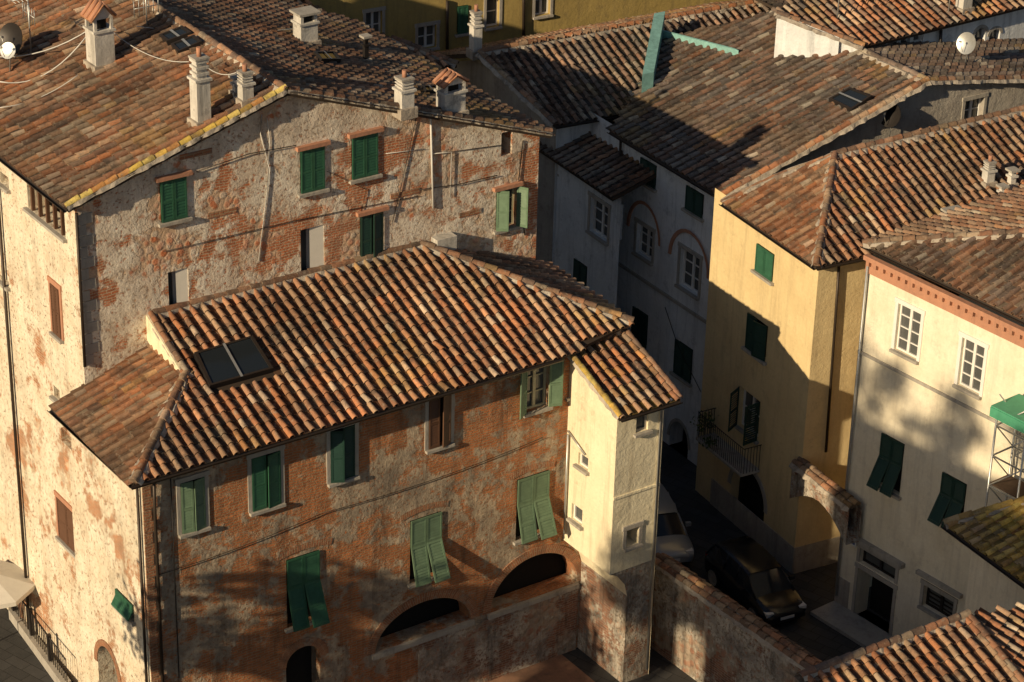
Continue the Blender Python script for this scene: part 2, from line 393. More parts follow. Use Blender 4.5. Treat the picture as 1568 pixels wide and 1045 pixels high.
    def arch(s,a1,a2,z1,zs,zt,ring=.28,mat='arch_brick',back=-.6,backmat='unlit_interior',n=14):
        pts=[(a1,z1),(a2,z1)]; arc=[]
        for k in range(n+1):
            t=math.pi*k/n; arc.append((a1+(a2-a1)*(.5+.5*math.cos(t)),zs+(zt-zs)*math.sin(t)))
        pl=pts+arc if zs>z1+.01 else arc
        s.op.append(pl)
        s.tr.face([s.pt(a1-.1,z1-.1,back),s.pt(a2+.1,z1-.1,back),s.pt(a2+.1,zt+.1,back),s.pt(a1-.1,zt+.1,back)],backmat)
        if ring>0:
            cx=(a1+a2)/2; rx=(a2-a1)/2; rz=zt-zs
            rings=[]
            for k in range(n*2+1):
                t=math.pi*k/(n*2); ca,sa=math.cos(t),math.sin(t)
                rings.append(((cx+rx*ca,zs+rz*sa),(cx+(rx+ring)*ca,zs+(rz+ring)*sa),k))
            for A,B in zip(rings[:-1],rings[1:]):
                l=.22*A[2]; l2=.22*B[2]
                P=[s.pt(*A[0],.03),s.pt(*A[1],.03),s.pt(*B[1],.03),s.pt(*B[0],.03)]
                s.tr.face(P,mat,[(0,l),(ring,l),(ring,l2),(0,l2)])
                s.tr.face([P[1],s.pt(*A[1],-.02),s.pt(*B[1],-.02),P[2]],mat); s.tr.face([s.pt(*A[0],-.02),P[0],P[3],s.pt(*B[0],-.02)],mat)
    def wall(s,outline,mat,depth=.3):
        vs=[V(q) for q in outline]; ed=[(i,(i+1)%len(outline)) for i in range(len(outline))]
        for o in s.op:
            b=len(vs); vs+= [V(q) for q in o]; ed+=[(b+i,b+(i+1)%len(o)) for i in range(len(o))]
        ov,oe,of,_,_,_=delaunay_2d_cdt([V((q[0],q[1])) for q in vs],ed,[],0,1e-5)
        for fc in of:
            cx=sum(ov[i][0] for i in fc)/len(fc); cz=sum(ov[i][1] for i in fc)/len(fc)
            if not inside(cx,cz,outline): continue
            if any(inside(cx,cz,o) for o in s.op): continue
            q=[(ov[i][0],ov[i][1]) for i in fc]
            ar=(q[1][0]-q[0][0])*(q[2][1]-q[0][1])-(q[1][1]-q[0][1])*(q[2][0]-q[0][0])
            if ar<0: q=q[::-1]
            s.tr.face([s.pt(*k) for k in q],mat,q)
        for o in s.op:
            for i in range(len(o)):
                a=o[i];b=o[(i+1)%len(o)]
                s.tr.face([s.pt(*b,0),s.pt(*a,0),s.pt(*a,-depth*2),s.pt(*b,-depth*2)],mat)
        s.op=[]
    def done(s,name,parent): return s.tr.build(name,parent)
def quadwall(mb,P,Q,zp,zq,mat,z0=0):
    P=V((P.x,P.y,z0));Q=V((Q.x,Q.y,z0)); L=(Q-P).length
    mb.face([P,Q,V((Q.x,Q.y,zq)),V((P.x,P.y,zp))],mat,[(0,z0),(L,z0),(L,zq),(0,zp)])
def chimney(parent,P,d,w,dp,h,style='hat',mat='chimney_plaster',name='chimney'):
    mb=MB(); n=V((-d.y,d.x,0)); P=P-V((0,0,.25)); h+=.25; Z1=V((0,0,1))
    mb.cbox(P,d,n,w,dp,h*.68,mat)
    mb.cbox(P+Z1*h*.68,d,n,w+.1,dp+.1,.07,mat)
    mb.cbox(P+Z1*.05,d,n,w+.16,dp+.16,.32,'mortar')
    q=P+Z1*(h*.68+.07); hh=h*.32-.07
    if style=='hat':
        for sx in(-1,1):
            for sy in(-1,1): mb.cbox(q+d*(sx*(w/2-.05))+n*(sy*(dp/2-.05)),d,n,.09,.09,hh*.6,mat)
        mb.cbox(q,d,n,w*.5,dp*.5,hh*.58,'unlit_interior')
        b=q+Z1*hh*.6
        for sx in(-1,1):
            a=b+d*(sx*(w/2+.1))-n*(dp/2+.08); top=b-n*(dp/2+.08)+Z1*(hh*.8)
            m2=[a,a+n*(dp+.16),top+n*(dp+.16),top]; mb.face(m2,'tile',col=(.46,.22,.12)); 
            mb.face([k-Z1*.04 for k in m2[::-1]],'tile',col=(.3,.15,.08))
            for i in range(3):
                base=a+n*(dp+.16)*((i+.5)/3); tp=top+n*(dp+.16)*((i+.5)/3)
                mb.tube([base+Z1*.02,tp+Z1*.02],.06,'pink_trim',6)
        for e in (-1,1):
            o=n*(e*(dp/2)); mb.face([b+o-d*w/2,b+o+d*w/2,b+o+Z1*hh*.75],mat)
    elif style=='lantern':
        for k in range(3):
            mb.cbox(q+Z1*(hh*k*.28),d,n,w*.72,dp*.72,hh*.14,mat); mb.cbox(q+Z1*(hh*(k*.28+.14)),d,n,w*.95,dp*.95,hh*.12,mat)
        mb.cbox(q+Z1*hh*.84,d,n,w*1.05,dp*1.05,.06,'stone_trim')
        mb.tube([q+Z1*(hh*.84+.06),q+Z1*(hh+.22)],.07,'pink_trim',8)
    else:
        for sx in(-1,1): mb.cbox(q+d*(sx*(w/2-.06)),d,n,.1,dp*.9,hh*.7,mat)
        mb.cbox(q,d,n,w*.5,dp*.6,hh*.6,'unlit_interior')
        mb.cbox(q+Z1*hh*.7,d,n,w+.16,dp+.16,.07,'stone_trim')
    return mb.build(name,parent)
def antenna(parent,P,h=2.2,d=V((1,0,0)),name='tv_antenna'):
    mb=MB(); Z1=V((0,0,1)); n=V((-d.y,d.x,0))
    mb.tube([P-Z1*.2,P+Z1*h],.022,'light_metal',5)
    mb.tube([P+Z1*(h-.1)-d*.5,P+Z1*(h-.1)+d*.6],.016,'light_metal',4)
    for k in range(9):
        q=P+Z1*(h-.1)+d*(-.5+k*.13); mb.tube([q-n*(.28-.015*k),q+n*(.28-.015*k)],.012,'light_metal',4)
    mb.tube([P+Z1*(h-.6)-n*.4,P+Z1*(h-.6)+n*.4],.014,'light_metal',4)
    for k in range(6):
        q=P+Z1*(h-.6)+n*(-.4+k*.16); mb.tube([q-Z1*.25,q+Z1*.25],.012,'light_metal',4)
    return mb.build(name,parent)
def dish(parent,P,dirv,R=.45,mat='dark_metal',name='satellite_dish'):
    mb=MB(); t=dirv.normalized(); x=t.cross(V((0,0,1))).normalized(); y=x.cross(t)
    c=P+V((0,0,.7))
    rings=[]
    for k in range(6):
        rr=R*k/5+.001; rings.append([c+t*(rr*rr*.45)+x*rr*math.cos(a)+y*rr*math.sin(a) for a in [2*math.pi*j/18 for j in range(18)]])
    mb.grid(rings,mat); mb.grid([[q-t*.015 for q in rg] for rg in rings[::-1]],mat)
    mb.tube([P-V((0,0,.2)),c-t*.1-V((0,0,0)),c-t*.02],.022,'light_metal',5)
    mb.tube([c-y*R*.8+t*.15,c+t*.45],.012,'light_metal',4); mb.cbox(c+t*.45,x,t,.07,.1,.07,'light_metal')
    return mb.build(name,parent)
def skylight(parent,c4,open_=0,name='skylight',lift=.16):
    mb=MB(); N=(c4[1]-c4[0]).cross(c4[3]-c4[0]).normalized()
    if N.z<0: N=-N
    cen=sum(c4,V((0,0,0)))/4
    inn=[q+(cen-q).normalized()*.11 for q in c4]
    for i in range(4):
        a,b=c4[i],c4[(i+1)%4]; ia,ib=inn[i],inn[(i+1)%4]
        mb.face([a,b,b+N*lift,a+N*lift],'dark_metal'); mb.face([a+N*lift,b+N*lift,ib+N*lift,ia+N*lift],'gutter_metal'); mb.face([ia+N*lift,ib+N*lift,ib+N*.02,ia+N*.02],'dark_metal')
    mb.face([q+N*(lift-.03) for q in inn],'glass')
    m1=(c4[0]+c4[1])/2; m2=(c4[2]+c4[3])/2; w=(c4[1]-c4[0]).normalized()*.04
    mb.face([m1-w+N*(lift+.01),m1+w+N*(lift+.01),m2+w+N*(lift+.01),m2-w+N*(lift+.01)],'light_metal')
    return mb.build(name,parent)
def sag(mb,P,Q,s=.15,rad=.012,mat='dark_metal',n=10):
    mb.tube([P.lerp(Q,i/n)-V((0,0,s*4*(i/n)*(1-i/n))) for i in range(n+1)],rad,mat,4)
Z1=V((0,0,1))
# ================================================================= BRICK HOUSE (centre)
A=S(205,742,10.9); B=S(860,547,10.9); d0=h2(B-A); n0=V((-d0.y,d0.x,0))
def loc(P): q=P-A; return q.dot(d0),q.dot(n0)
def W0(a,b,z): q=A+d0*a+n0*b; return V((q.x,q.y,z))
pm=Pl(A,-n0,21.5)
D=pm(645,375); b1=loc(D)[1]
Cc=pm(235,490); Cc=pm.at(W0(loc(Cc)[0],b1,0)); Hh=pm(285,572); E=pm(968,494)
e2=empty('brick_house',A)
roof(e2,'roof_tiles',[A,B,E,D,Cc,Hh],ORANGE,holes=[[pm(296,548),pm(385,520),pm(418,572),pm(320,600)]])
HL=S(68,615,10.85); 
Nh=(Hh-A).cross(HL-A); J=hit(236,524,A,Nh.normalized())
q=loc(J); nn=Nh.normalized(); nn=nn if nn.z>0 else -nn
def onh(P): return V((P.x,P.y,A.z-(nn.x*(P.x-A.x)+nn.y*(P.y-A.y))/nn.z))
J=onh(W0(q[0],b1,0)); HLb=onh(W0(loc(HL)[0],b1,0))
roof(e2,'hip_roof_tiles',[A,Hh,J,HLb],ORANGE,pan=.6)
K=W0(loc(E)[0]+.2,b1,E.z); roof(e2,'rear_hip_tiles',[D,E,K],BROWN)
tr=MB()
ridge(tr,D,Cc+d0*.1,lift=.03,mort=.18,pal=BROWN); ridge(tr,D,E,mort=.2); ridge(tr,Hh,A+V((0,0,.02)),mort=.2,pal=ORANGE)
tr.box(Cc-V((0,0,.75)),(Hh-Cc),-d0*.14,V((0,0,.80)),'cream_annex')
ridge(tr,Cc,Hh,rad=.1,mort=.13)
gutter(tr,A-d0*.1,B,-n0); gutter(tr,HLb,A,-d0)
F2=Fac(W0(0,.45,0),W0(10,.45,0))
aE=loc(E)[0]-.4
for q1,q2,mat,kind,ang,sur in [((275,740),(315,806),'sage_paint','closed',(8,12),'stone_trim'),((384,702),(430,770),'green_paint','closed',(0,10),'stone_trim'),
   ((505,660),(543,728),'dark_green_paint','closed',(25,0),'stone_trim'),((656,608),(689,678),'brown_paint','closed',(0,20),'stone_trim')]:
    F2.win(kind,q1,q2,mat,ang=ang,sur=sur)
F2.win('open',(806,560),(839,622),'sage_paint',ang=(150,160),frame='pale_frame',sur='pale_frame')
for q1,q2 in [((438,858),(490,945)),((628,798),(675,878)),((792,735),(838,812))]:
    F2.win('tilt',q1,q2,'sage_paint' if q1[0]>600 else 'green_paint',ang=(14,24),sill=True)
def archpx(F,l,rr,top,base,**k):
    a1,_=F.sz(*l);a2,_=F.sz(*rr); zt=F.sz(*top)[1]; zs=F.sz(*base)[1]; F.arch(a1,a2,k.pop('z1',zs),zs,zt,**k)
archpx(F2,(574,1000),(720,958),(645,922),(574,1000),back=-.7)
archpx(F2,(750,940),(884,885),(815,852),(750,938),back=-.7)
archpx(F2,(438,1030),(490,1010),(464,990),(438,1022),z1=.0,back=-.5)
zt=10.98
F2.wall([(.45,0),(aE,0),(aE,zt),(.45,zt)],'brick_front')
a1,z=F2.sz(572,1002); F2.bx(a1-.1,F2.sz(720,957)[0]+.1,z-.14,z+.02,-.3,.12,'stone_trim')
z2=F2.sz(750,940)[1]; F2.bx(F2.sz(750,940)[0]-.1,F2.sz(884,890)[0],z2-.14,z2+.02,-.3,.12,'stone_trim')
F2.bx(F2.sz(640,1000)[0],F2.sz(884,890)[0],0,z2-.16,.0,.06,'brick_base')
i=0; z=0.0
while z<10.6:
    w=.42 if i%2 else .24; F2.bx(.447,.45+w,z,z+.33,-.02,.022,'arch_brick'); z+=.36; i+=1
for (px,py,w) in [(465,850,.9),(650,790,.8),(815,728,.8),(408,694,.8),(524,650,.8)]:
    a,z=F2.sz(px,py)
    for k in range(9):
        t=-1+2*k/9; t2=-1+2*(k+1)/9; h=lambda t:z+.18-.12*t*t
        F2.tr.face([F2.pt(a+w*t,h(t),.018),F2.pt(a+w*t2,h(t2),.018),F2.pt(a+w*t2*1.05,h(t2)+.2,.018),F2.pt(a+w*t*1.05,h(t)+.2,.018)],'arch_brick',[(0,t),(0,t2),(.2,t2),(.2,t)])
F2.tr.tube([F2.pt(.75,10.8,.12),F2.pt(.75,9.5,.09),F2.pt(.75,.2,.09)],.05,'gutter_metal',6)
F2.tr.tube([F2.pt(F2.sz(262,760)[0],10.6,.02),F2.pt(F2.sz(262,760)[0],4,.02)],.015,'dark_metal',5)
sag(F2.tr,F2.pt(.6,7.6,.05),F2.pt(6,7.9,.05),.1); sag(F2.tr,F2.pt(6,7.9,.05),F2.pt(13.6,8.1,.05),.15)
a=.6
while a<aE-2.5:
    F2.bx(a,a+.09,10.72,10.84,0,.36,'timber'); a+=.6
F2.done('facade',e2)
F2L=Fac(W0(.45,b1,0),W0(.45,.45,0))
F2L.win('tilt',(178,900),(206,952),'green_paint',ang=(30,30)); 
F2L.win('dark',(93,655),(110,690),sill=False)
archpx(F2L,(152,1045),(182,1045),(166,995),(152,1015),z1=0,ring=.2)
F2L.wall([(0,0),(F2L.L,0),(F2L.L,zt),(0,zt+.0)],'side_wall'); F2L.tr.tube([F2L.pt(F2L.L-.12,10.6,.09),F2L.pt(F2L.L-.12,.3,.09)],.045,'gutter_metal',6)
F2L.done('side_wall',e2)
quadwall(tr,W0(aE,.45,0),W0(aE,b1,0),zt,zt,'grey_plaster')
tr.build('ridge_and_gutters',e2)
skylight(e2,[pm(320,598),pm(417,571),pm(385,521),pm(296,547)],lift=.2)
# ================================================================= ANNEX
c1=S(950,641,9.75); c2=S(1042,612,9.75)
a1w=loc(c1)[0]+.12; a2w=loc(c2)[0]-.35; bF=(loc(c1)[1]+loc(c2)[1])/2+.3
pa=Pl(c1,-n0,20)
t1=pa.at(W0(loc(c1)[0],.9,0)); t2=pa.at(W0(loc(c2)[0],1.2,0)); c2p=pa.at(W0(loc(c2)[0],loc(c1)[1],0))
roof(e2,'annex_roof_tiles',[c1,c2p,t2,t1],MOSSY[:3]+ORANGE+BROWN)
tr=MB(); ridge(tr,c1+Z1*.02,t1,rad=.1,mort=.12,pal=MOSSY); ridge(tr,c2p+Z1*.02,t2,rad=.1,mort=.1)
gutter(tr,c1,c2p,-n0,mat='gutter_metal')
FL=Fac(W0(a1w,.45,0),W0(a1w,bF,0)); FF=Fac(W0(a1w,bF,0),W0(a2w,bF,0))
zsp=FF.sz(936,880)[1]
FL.win('win',(886,692),(900,722),rows=1,sill=True,deep=.15); FL.win('win',(876,770),(891,806),rows=1,deep=.15); FL.win('win',(862,588),(871,608),rows=1,deep=.15)
FL.wall([(0,zsp),(FL.L,zsp),(FL.L,pa.z(W0(a1w,bF,0))-.1),(0,pa.z(W0(a1w,.45,0))-.1)],'cream_annex')
FF.win('win',(975,636),(992,658),rows=1,deep=.15,frame='stone_trim'); FF.win('dark',(959,812),(977,832),sur='stone_trim')
ztf=pa.z(W0(a1w,bF,0))-.1
FF.wall([(0,zsp),(FF.L,zsp),(FF.L,ztf),(0,ztf)],'cream_annex')
FF.bx(0,FF.L,zsp+2.6,zsp+2.68,0,.03,'cream_annex')
tr.tube([FF.pt(FF.L+.0,ztf+.1,.3),FF.pt(FF.L-.15,ztf-.35,.08),FF.pt(FF.L-.15,.3,.08)],.05,'light_metal',6)
FL.tr.tube([FL.pt(.15,8.0,.08),FL.pt(.15,zsp+.3,.08)],.04,'light_metal',6)
FL.tr.tube([FL.pt(.1,8.1,.06),FL.pt(1.0,7.7,.06)],.03,'light_metal',6)
quadwall(tr,W0(a2w,bF,0),W0(a2w,.6,0),ztf,ztf+1,'cream_annex')
FL.done('annex_side_wall',e2); FF.done('annex_front_wall',e2)
FBl=Fac(W0(a1w+.72,.45,0),W0(a1w+.72,bF+.02,0)); FBl.wall([(0,0),(FBl.L,0),(FBl.L,zsp+.02),(0,zsp+.02)],'brick_base'); FBl.done('annex_base_side',e2)
FBf=Fac(W0(a1w+.0,bF+.02,0),W0(a2w,bF+.02,0)); 
FBf.wall([(.72,0),(FBf.L,0),(FBf.L,zsp),(0,zsp),(.3,zsp-.15),(.6,zsp-.55),(.72,zsp-1.0)],'brick_base'); FBf.done('annex_base_front',e2)
rg=[]
for o in (.02,-1):
    bb=bF+.02 if o>0 else .45
    rg.append([W0(a1w+x,bb,zsp-z) for x,z in ((0,0),(.3,.15),(.6,.55),(.72,1.0))])
tr.grid(rg,'cream_annex',closed=False,smooth=True)
tr.build('annex_trim',e2)
# ================================================================= UPPER HOUSE
e1=empty('stone_house',W0(5,8,0))
P1=W0(0,b1,0); Pv=W0(0,b1-.3,0)
VL=hit(103,320,Pv,n0); AP=hit(440,140,Pv,n0); VR=hit(845,206,Pv,n0)
NL=(AP-VL).cross(n0).normalized(); NL=NL if NL.z>0 else -NL
NR=(VR-AP).cross(n0).normalized(); NR=NR if NR.z>0 else -NR
oL=lambda x,y: hit(x,y,VL,NL); oR=lambda x,y: hit(x,y,AP,NR)
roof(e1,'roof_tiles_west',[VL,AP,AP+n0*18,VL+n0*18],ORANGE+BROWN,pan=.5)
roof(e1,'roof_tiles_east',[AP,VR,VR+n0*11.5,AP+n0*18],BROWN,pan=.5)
tr=MB(); ridge(tr,AP,AP+n0*18,mort=.2)
ridge(tr,VL+n0*.1,AP+n0*.1,pal=MOSSY,rad=.10,mort=.13); ridge(tr,AP+n0*.1,VR+n0*.1,pal=BROWN,rad=.10,mort=.13)
gutter(tr,VL+n0*18,VL,-d0); 
F1=Fac(P1,P1+d0)
sL=loc(VL)[0]+.35; sR=F1.sz(826,210)[0]; sA=loc(AP)[0]; 
zf=lambda s:(VL.z+(AP.z-VL.z)*(s-loc(VL)[0])/(sA-loc(VL)[0])) if s<sA else (AP.z+(VR.z-AP.z)*(s-sA)/(loc(VR)[0]-sA))
F1.win('closed',(244,277),(287,332),'green_paint',lint='pink_trim')
F1.win('closed',(459,230),(497,288),'green_paint',lint='pink_trim'); F1.win('closed',(538,210),(578,266),'green_paint',lint='pink_trim',ang=(0,0))
F1.win('win',(257,418),(290,474),curt=True,rows=1,deep=.3); F1.win('win',(460,353),(497,420),curt=True,rows=1,deep=.3)
F1.win('closed',(551,330),(586,398),'dark_green_paint',ang=(0,12),lint='pink_trim')
F1.win('dark',(768,204),(784,236),sill=False)
F1.win('open',(760,292),(790,345),'sage_paint',ang=(35,120),frame='pale_frame',lint='pink_trim')
F1.wall([(sL,0),(sR,0),(sR,zf(sR)-.1),(sA,AP.z-.1),(sL,zf(sL)-.1)],'plaster_front')
def fp(F,x,y,o=.05): a,z=F.sz(x,y); return F.pt(a,z,o)
F1.tr.tube([fp(F1,658,178),fp(F1,660,250),fp(F1,662,318)],.035,'cable_white',6)
F1.tr.tube([fp(F1,660,235),fp(F1,690,232),fp(F1,688,300)],.016,'cable_white',4)
F1.tr.tube([fp(F1,400,175,.03),fp(F1,398,205,.03),fp(F1,412,260,.03),fp(F1,404,330,.03),fp(F1,395,400,.03)],.018,'cable_white',4)
F1.tr.tube([fp(F1,408,180,.03),fp(F1,412,215,.03),fp(F1,408,300,.03)],.012,'cable_white',4)
F1.tr.tube([fp(F1,640,290),fp(F1,700,282),fp(F1,760,268)],.016,'dark_metal',4)
F1.tr.tube([fp(F1,300,262),fp(F1,380,235),fp(F1,452,222)],.014,'dark_metal',4)
F1.tr.tube([fp(F1,250,385,.03),fp(F1,450,338,.03),fp(F1,640,300,.03)],.012,'dark_metal',4)
F1.tr.tube([fp(F1,640,165,.03),fp(F1,610,300,.03),fp(F1,600,340,.03)],.012,'dark_metal',4)
F1.tr.tube([fp(F1,800,215,.03),fp(F1,792,290,.03),fp(F1,803,360,.03)],.02,'dark_metal',4)
F1.tr.tube([fp(F1,500,262,.03),fp(F1,560,290,.03),fp(F1,552,326,.03)],.010,'dark_metal',4)
F1.tr.tube([fp(F1,590,235,.03),fp(F1,650,228,.03)],.012,'cable_white',4)
F1.tr.tube([fp(F1,692,232,.03),fp(F1,768,222,.03)],.012,'dark_metal',4)
F1.tr.tube([fp(F1,115,325,.08),fp(F1,128,560,.08)],.045,'gutter_metal',6)
a,z=F1.sz(675,368); F1.bx(a-.35,a+.35,z-.25,z+.2,.0,.35,'chimney_plaster')
for (px,py,w,h_) in [(300,240,.5,.1),(340,330,.45,.1),(620,300,.5,.1),(720,330,.4,.1)]:
    a,z=F1.sz(px,py); F1.bx(a-w,a+w,z,z+h_*1.6,-.02,.02,'arch_brick')
i=0; z=zt+.9
while z<zf(sL)-.5:
    w=.5 if i%2 else .3; F1.bx(sL-.003,sL+w,z,z+.3,-.02,.02,'stone_trim'); z+=.33; i+=1
F1.done('gable_facade',e1)
F1L=Fac(W0(sL,b1+17.5,0),W0(sL,b1,0))
zl=zf(sL)-.1
for q1,q2,m,k in [((78,432),(96,520),'brown_paint','closed'),((88,760),(120,850),'brown_paint','closed'),((0,262),(14,290),'brown_paint','dark'),((0,420),(14,440),'brown_paint','dark'),((82,590),(92,615),'brown_paint','dark')]:
    F1L.win(k,q1,q2,m,sur='pink_trim' if k=='closed' else None)
a1,z1=F1L.sz(42,300); a2,_=F1L.sz(100,352); F1L.win2('dark',a1,a2,zl-1.35,zl-.35)
for i in range(5): F1L.bx(a1+(a2-a1)*(i+.5)/5-.04,a1+(a2-a1)*(i+.5)/5+.04,zl-1.35,zl-.35,-.1,.0,'brown_paint')
archpx(F1L,(15,960),(36,1000),(26,905),(20,930),z1=0,ring=.2)
F1L.wall([(0,0),(F1L.L,0),(F1L.L,zl),(0,zl)],'side_wall'); 
F1L.tr.tube([F1L.pt(F1L.L-5,zl,.1),F1L.pt(F1L.L-5,.3,.1)],.05,'gutter_metal',6)
F1L.done('side_wall',e1)
quadwall(tr,W0(sR,b1,0),W0(sR,b1+11.2,0),zf(sR)-.1,zf(sR)-.1,'grey_plaster')
quadwall(tr,W0(sR,b1+11.2,0),W0(sL,b1+17.5,0),zf(sR)-.1,zf(sR)-.1,'grey_plaster')
sag(tr,oL(0,140)+Z1*.3,oL(135,100)+Z1*.9,.5,.02,'cable_white'); sag(tr,oL(-20,110)+Z1*.5,oL(160,75)+Z1*.9,.4,.02,'cable_white')
sag(tr,oL(170,70)+Z1*.5,oL(290,115)+Z1*.4,.3,.014,'cable_white'); sag(tr,oL(300,130)+Z1*.9,oL(366,135)+Z1*.5,.3,.014,'cable_white'); sag(tr,oL(210,60)+Z1*.4,oR(470,60)+Z1*.4,.2,.012,'cable_white')
sag(tr,oL(0,175)+Z1*.2,oL(120,130)+Z1*.3,.2,.014,'cable_white'); sag(tr,oR(470,110)+Z1*.5,oR(620,135)+Z1*.6,.3,.014,'dark_metal')
tr.build('ridge_and_gutters',e1)
chimney(e1,oL(155,100),d0,.62,.62,1.75,'hat'); chimney(e1,oL(308,188),d0,.42,.42,2.0,'lantern'); chimney(e1,oL(376,156),d0,.34,.34,.9,'lantern'); chimney(e1,oL(362,145),d0,.16,.16,.55,'cap')
chimney(e1,oR(619,168),d0,.42,.42,1.0,'lantern'); chimney(e1,oR(690,174),d0,.72,.5,1.15,'hat'); chimney(e1,oR(468,66),d0,.6,.5,1.1,'cap'); chimney(e1,oR(560,95),d0,.14,.14,.9,'cap','dark_metal')
dish(e1,oL(22,95),V((-.6,-.8,.4)),.5); dish(e1,oL(15,112),V((-.3,-.9,.5)),.25,'light_metal'); antenna(e1,oL(48,85),1.9,d0); antenna(e1,oL(225,40),1.2,n0)
skylight(e1,[oL(258,72),oL(296,58),oL(282,48),oL(246,62)],lift=.2); skylight(e1,[oL(275,88),oL(312,72),oL(300,62),oL(264,76)],lift=.2)
skylight(e1,[oR(490,100),oR(520,100),oR(508,88),oR(478,88)],lift=.2); skylight(e1,[oR(650,148),oR(672,148),oR(664,140),oR(642,140)],lift=.2)
# ================================================================= WHITE TOWNHOUSE
e3=empty('white_townhouse',S(1000,500,5))
ZW=10.9
ER=S(1104,302,ZW); EL=S(934,200,ZW); f1=h2(ER-EL); g1=V((-f1.y,f1.x,0))
AX=hit(1420,125,ER,f1)
NW=(AX-ER).cross(f1).normalized(); NW=NW if NW.z>0 else -NW
w=lambda x,y:hit(x,y,ER,NW)
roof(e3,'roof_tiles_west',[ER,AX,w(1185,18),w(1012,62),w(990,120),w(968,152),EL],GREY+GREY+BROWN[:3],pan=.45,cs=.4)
wid=(AX-ER).dot(g1); 
BR=AX+g1*wid*1.3; BR.z=AX.z-1.9
roof(e3,'roof_tiles_east',[AX,BR,BR-f1*16,AX-f1*16],GREY)
tr=MB(); ridge(tr,AX,w(1185,18),mort=.25,pal=GREY); ridge(tr,ER+Z1*.0,AX,rad=.12,mort=.2,pal=ORANGE); ridge(tr,AX,BR,rad=.12,mort=.2)
gutter(tr,EL,ER,-g1)
F3=Fac(EL+g1*.4-f1*4,ER+g1*.4-f1*.2)
for q1,q2,k,m in [((982,240),(1004,290),'closed','dark_green_paint'),((1052,283),(1076,335),'closed','dark_green_paint'),((970,468),(990,535),'closed','dark_green_paint'),((1035,518),(1058,588),'closed','dark_green_paint')]:
    F3.win(k,q1,q2,m)
F3.win('win',(976,340),(998,402),sur='stone_trim',rows=3); F3.win('win',(1043,378),(1069,455),sur='stone_trim',rows=3)
for l,rr,top in [((964,350),(1010,372),(986,312)),((1028,390),(1084,425),(1058,358))]:
    a1,z1=F3.sz(*l);a2,z2=F3.sz(*rr);zt_=F3.sz(*top)[1]; zs=(z1+z2)/2
    for k in range(14):
        t=math.pi*k/14;t2=math.pi*(k+1)/14; q=lambda t,e:F3.pt((a1+a2)/2+((a2-a1)/2+e)*math.cos(t),zs+(zt_-zs+e)*math.sin(t),.06)
        F3.tr.face([q(t,0),q(t,.13),q(t2,.13),q(t2,0)],'pink_trim'); F3.tr.face([q(t,0),q(t2,0),q(t2,0)-F3.o*.07,q(t,0)-F3.o*.07],'pink_trim')
archpx(F3,(1022,720),(1050,745),(1038,645),(1030,670),z1=0,ring=.12,mat='stone_trim')
z=F3.sz(1100,505)[1]; F3.bx(0,F3.L,z-.06,z+.06,.0,.06,'stone_trim')
F3.wall([(0,0),(F3.L,0),(F3.L,ZW),(0,ZW)],'white_plaster')
a=F3.sz(950,300)[0]; F3.tr.tube([F3.pt(a,ZW-.1,.1),F3.pt(a,.3,.1)],.055,'gutter_metal',6)
F3.tr.tube([fp(F3,1020,470),fp(F3,1040,530),fp(F3,1075,600)],.015,'dark_metal',4)
F3.done('facade',e3)
G3=Fac(ER+g1*.4-f1*.2,AX-f1*.2)
sAx=(AX-ER).dot(g1)-.4; sBx=(BR-ER).dot(g1)-.4
G3.win('win',(1478,155),(1503,185),sur='stone_trim',rows=2)
G3.wall([(0,0),(sBx,0),(sBx,BR.z-.12),(sAx,AX.z-.12),(0,ER.z-.05)],'grey_plaster'); G3.done('gable_wall',e3)
tr.build('ridge_and_gutters',e3)
skylight(e3,[w(1305,175),w(1336,154),w(1302,141),w(1270,158)],lift=.2)
dish(e3,hit(1362,205,ER,f1),V((-.7,-.7,.3)),.45); 
cu=MB(); 
qa=w(982,146); qb=w(1000,52); cu.box(qa-Z1*.2,(qb-qa),g1*.5,V((0,0,1.0)),'patina'); qc=w(1124,84); cu.box(qb-Z1*.1,(qc-qb),f1*.25,V((0,0,.35)),'patina'); cu.build('copper_flashing',e3)
e9=empty('rear_white_house',S(900,300,8))
L1=S(862,236,9.6); L2=S(952,296,9.6); g9=h2(L2-L1)
F9=Fac(L1-g9*4,L2+g9*.0); F9.win('win',(905,300),(930,372),sur='stone_trim',rows=3); F9.win('closed',(880,395),(898,440),'dark_green_paint')
F9.wall([(0,0),(F9.L,0),(F9.L,9.5),(0,9.5)],'white_plaster'); F9.done('facade',e9)
p9=Pl(L1,F9.o,17); q=p9.at(L1-F9.o*4.2); q2=p9.at(L2-F9.o*4.2)
roof(e9,'roof_tiles',[p9.at(L1+F9.o*.4-g9*4),p9.at(L2+F9.o*.4),q2,q-g9*4],GREY+BROWN)
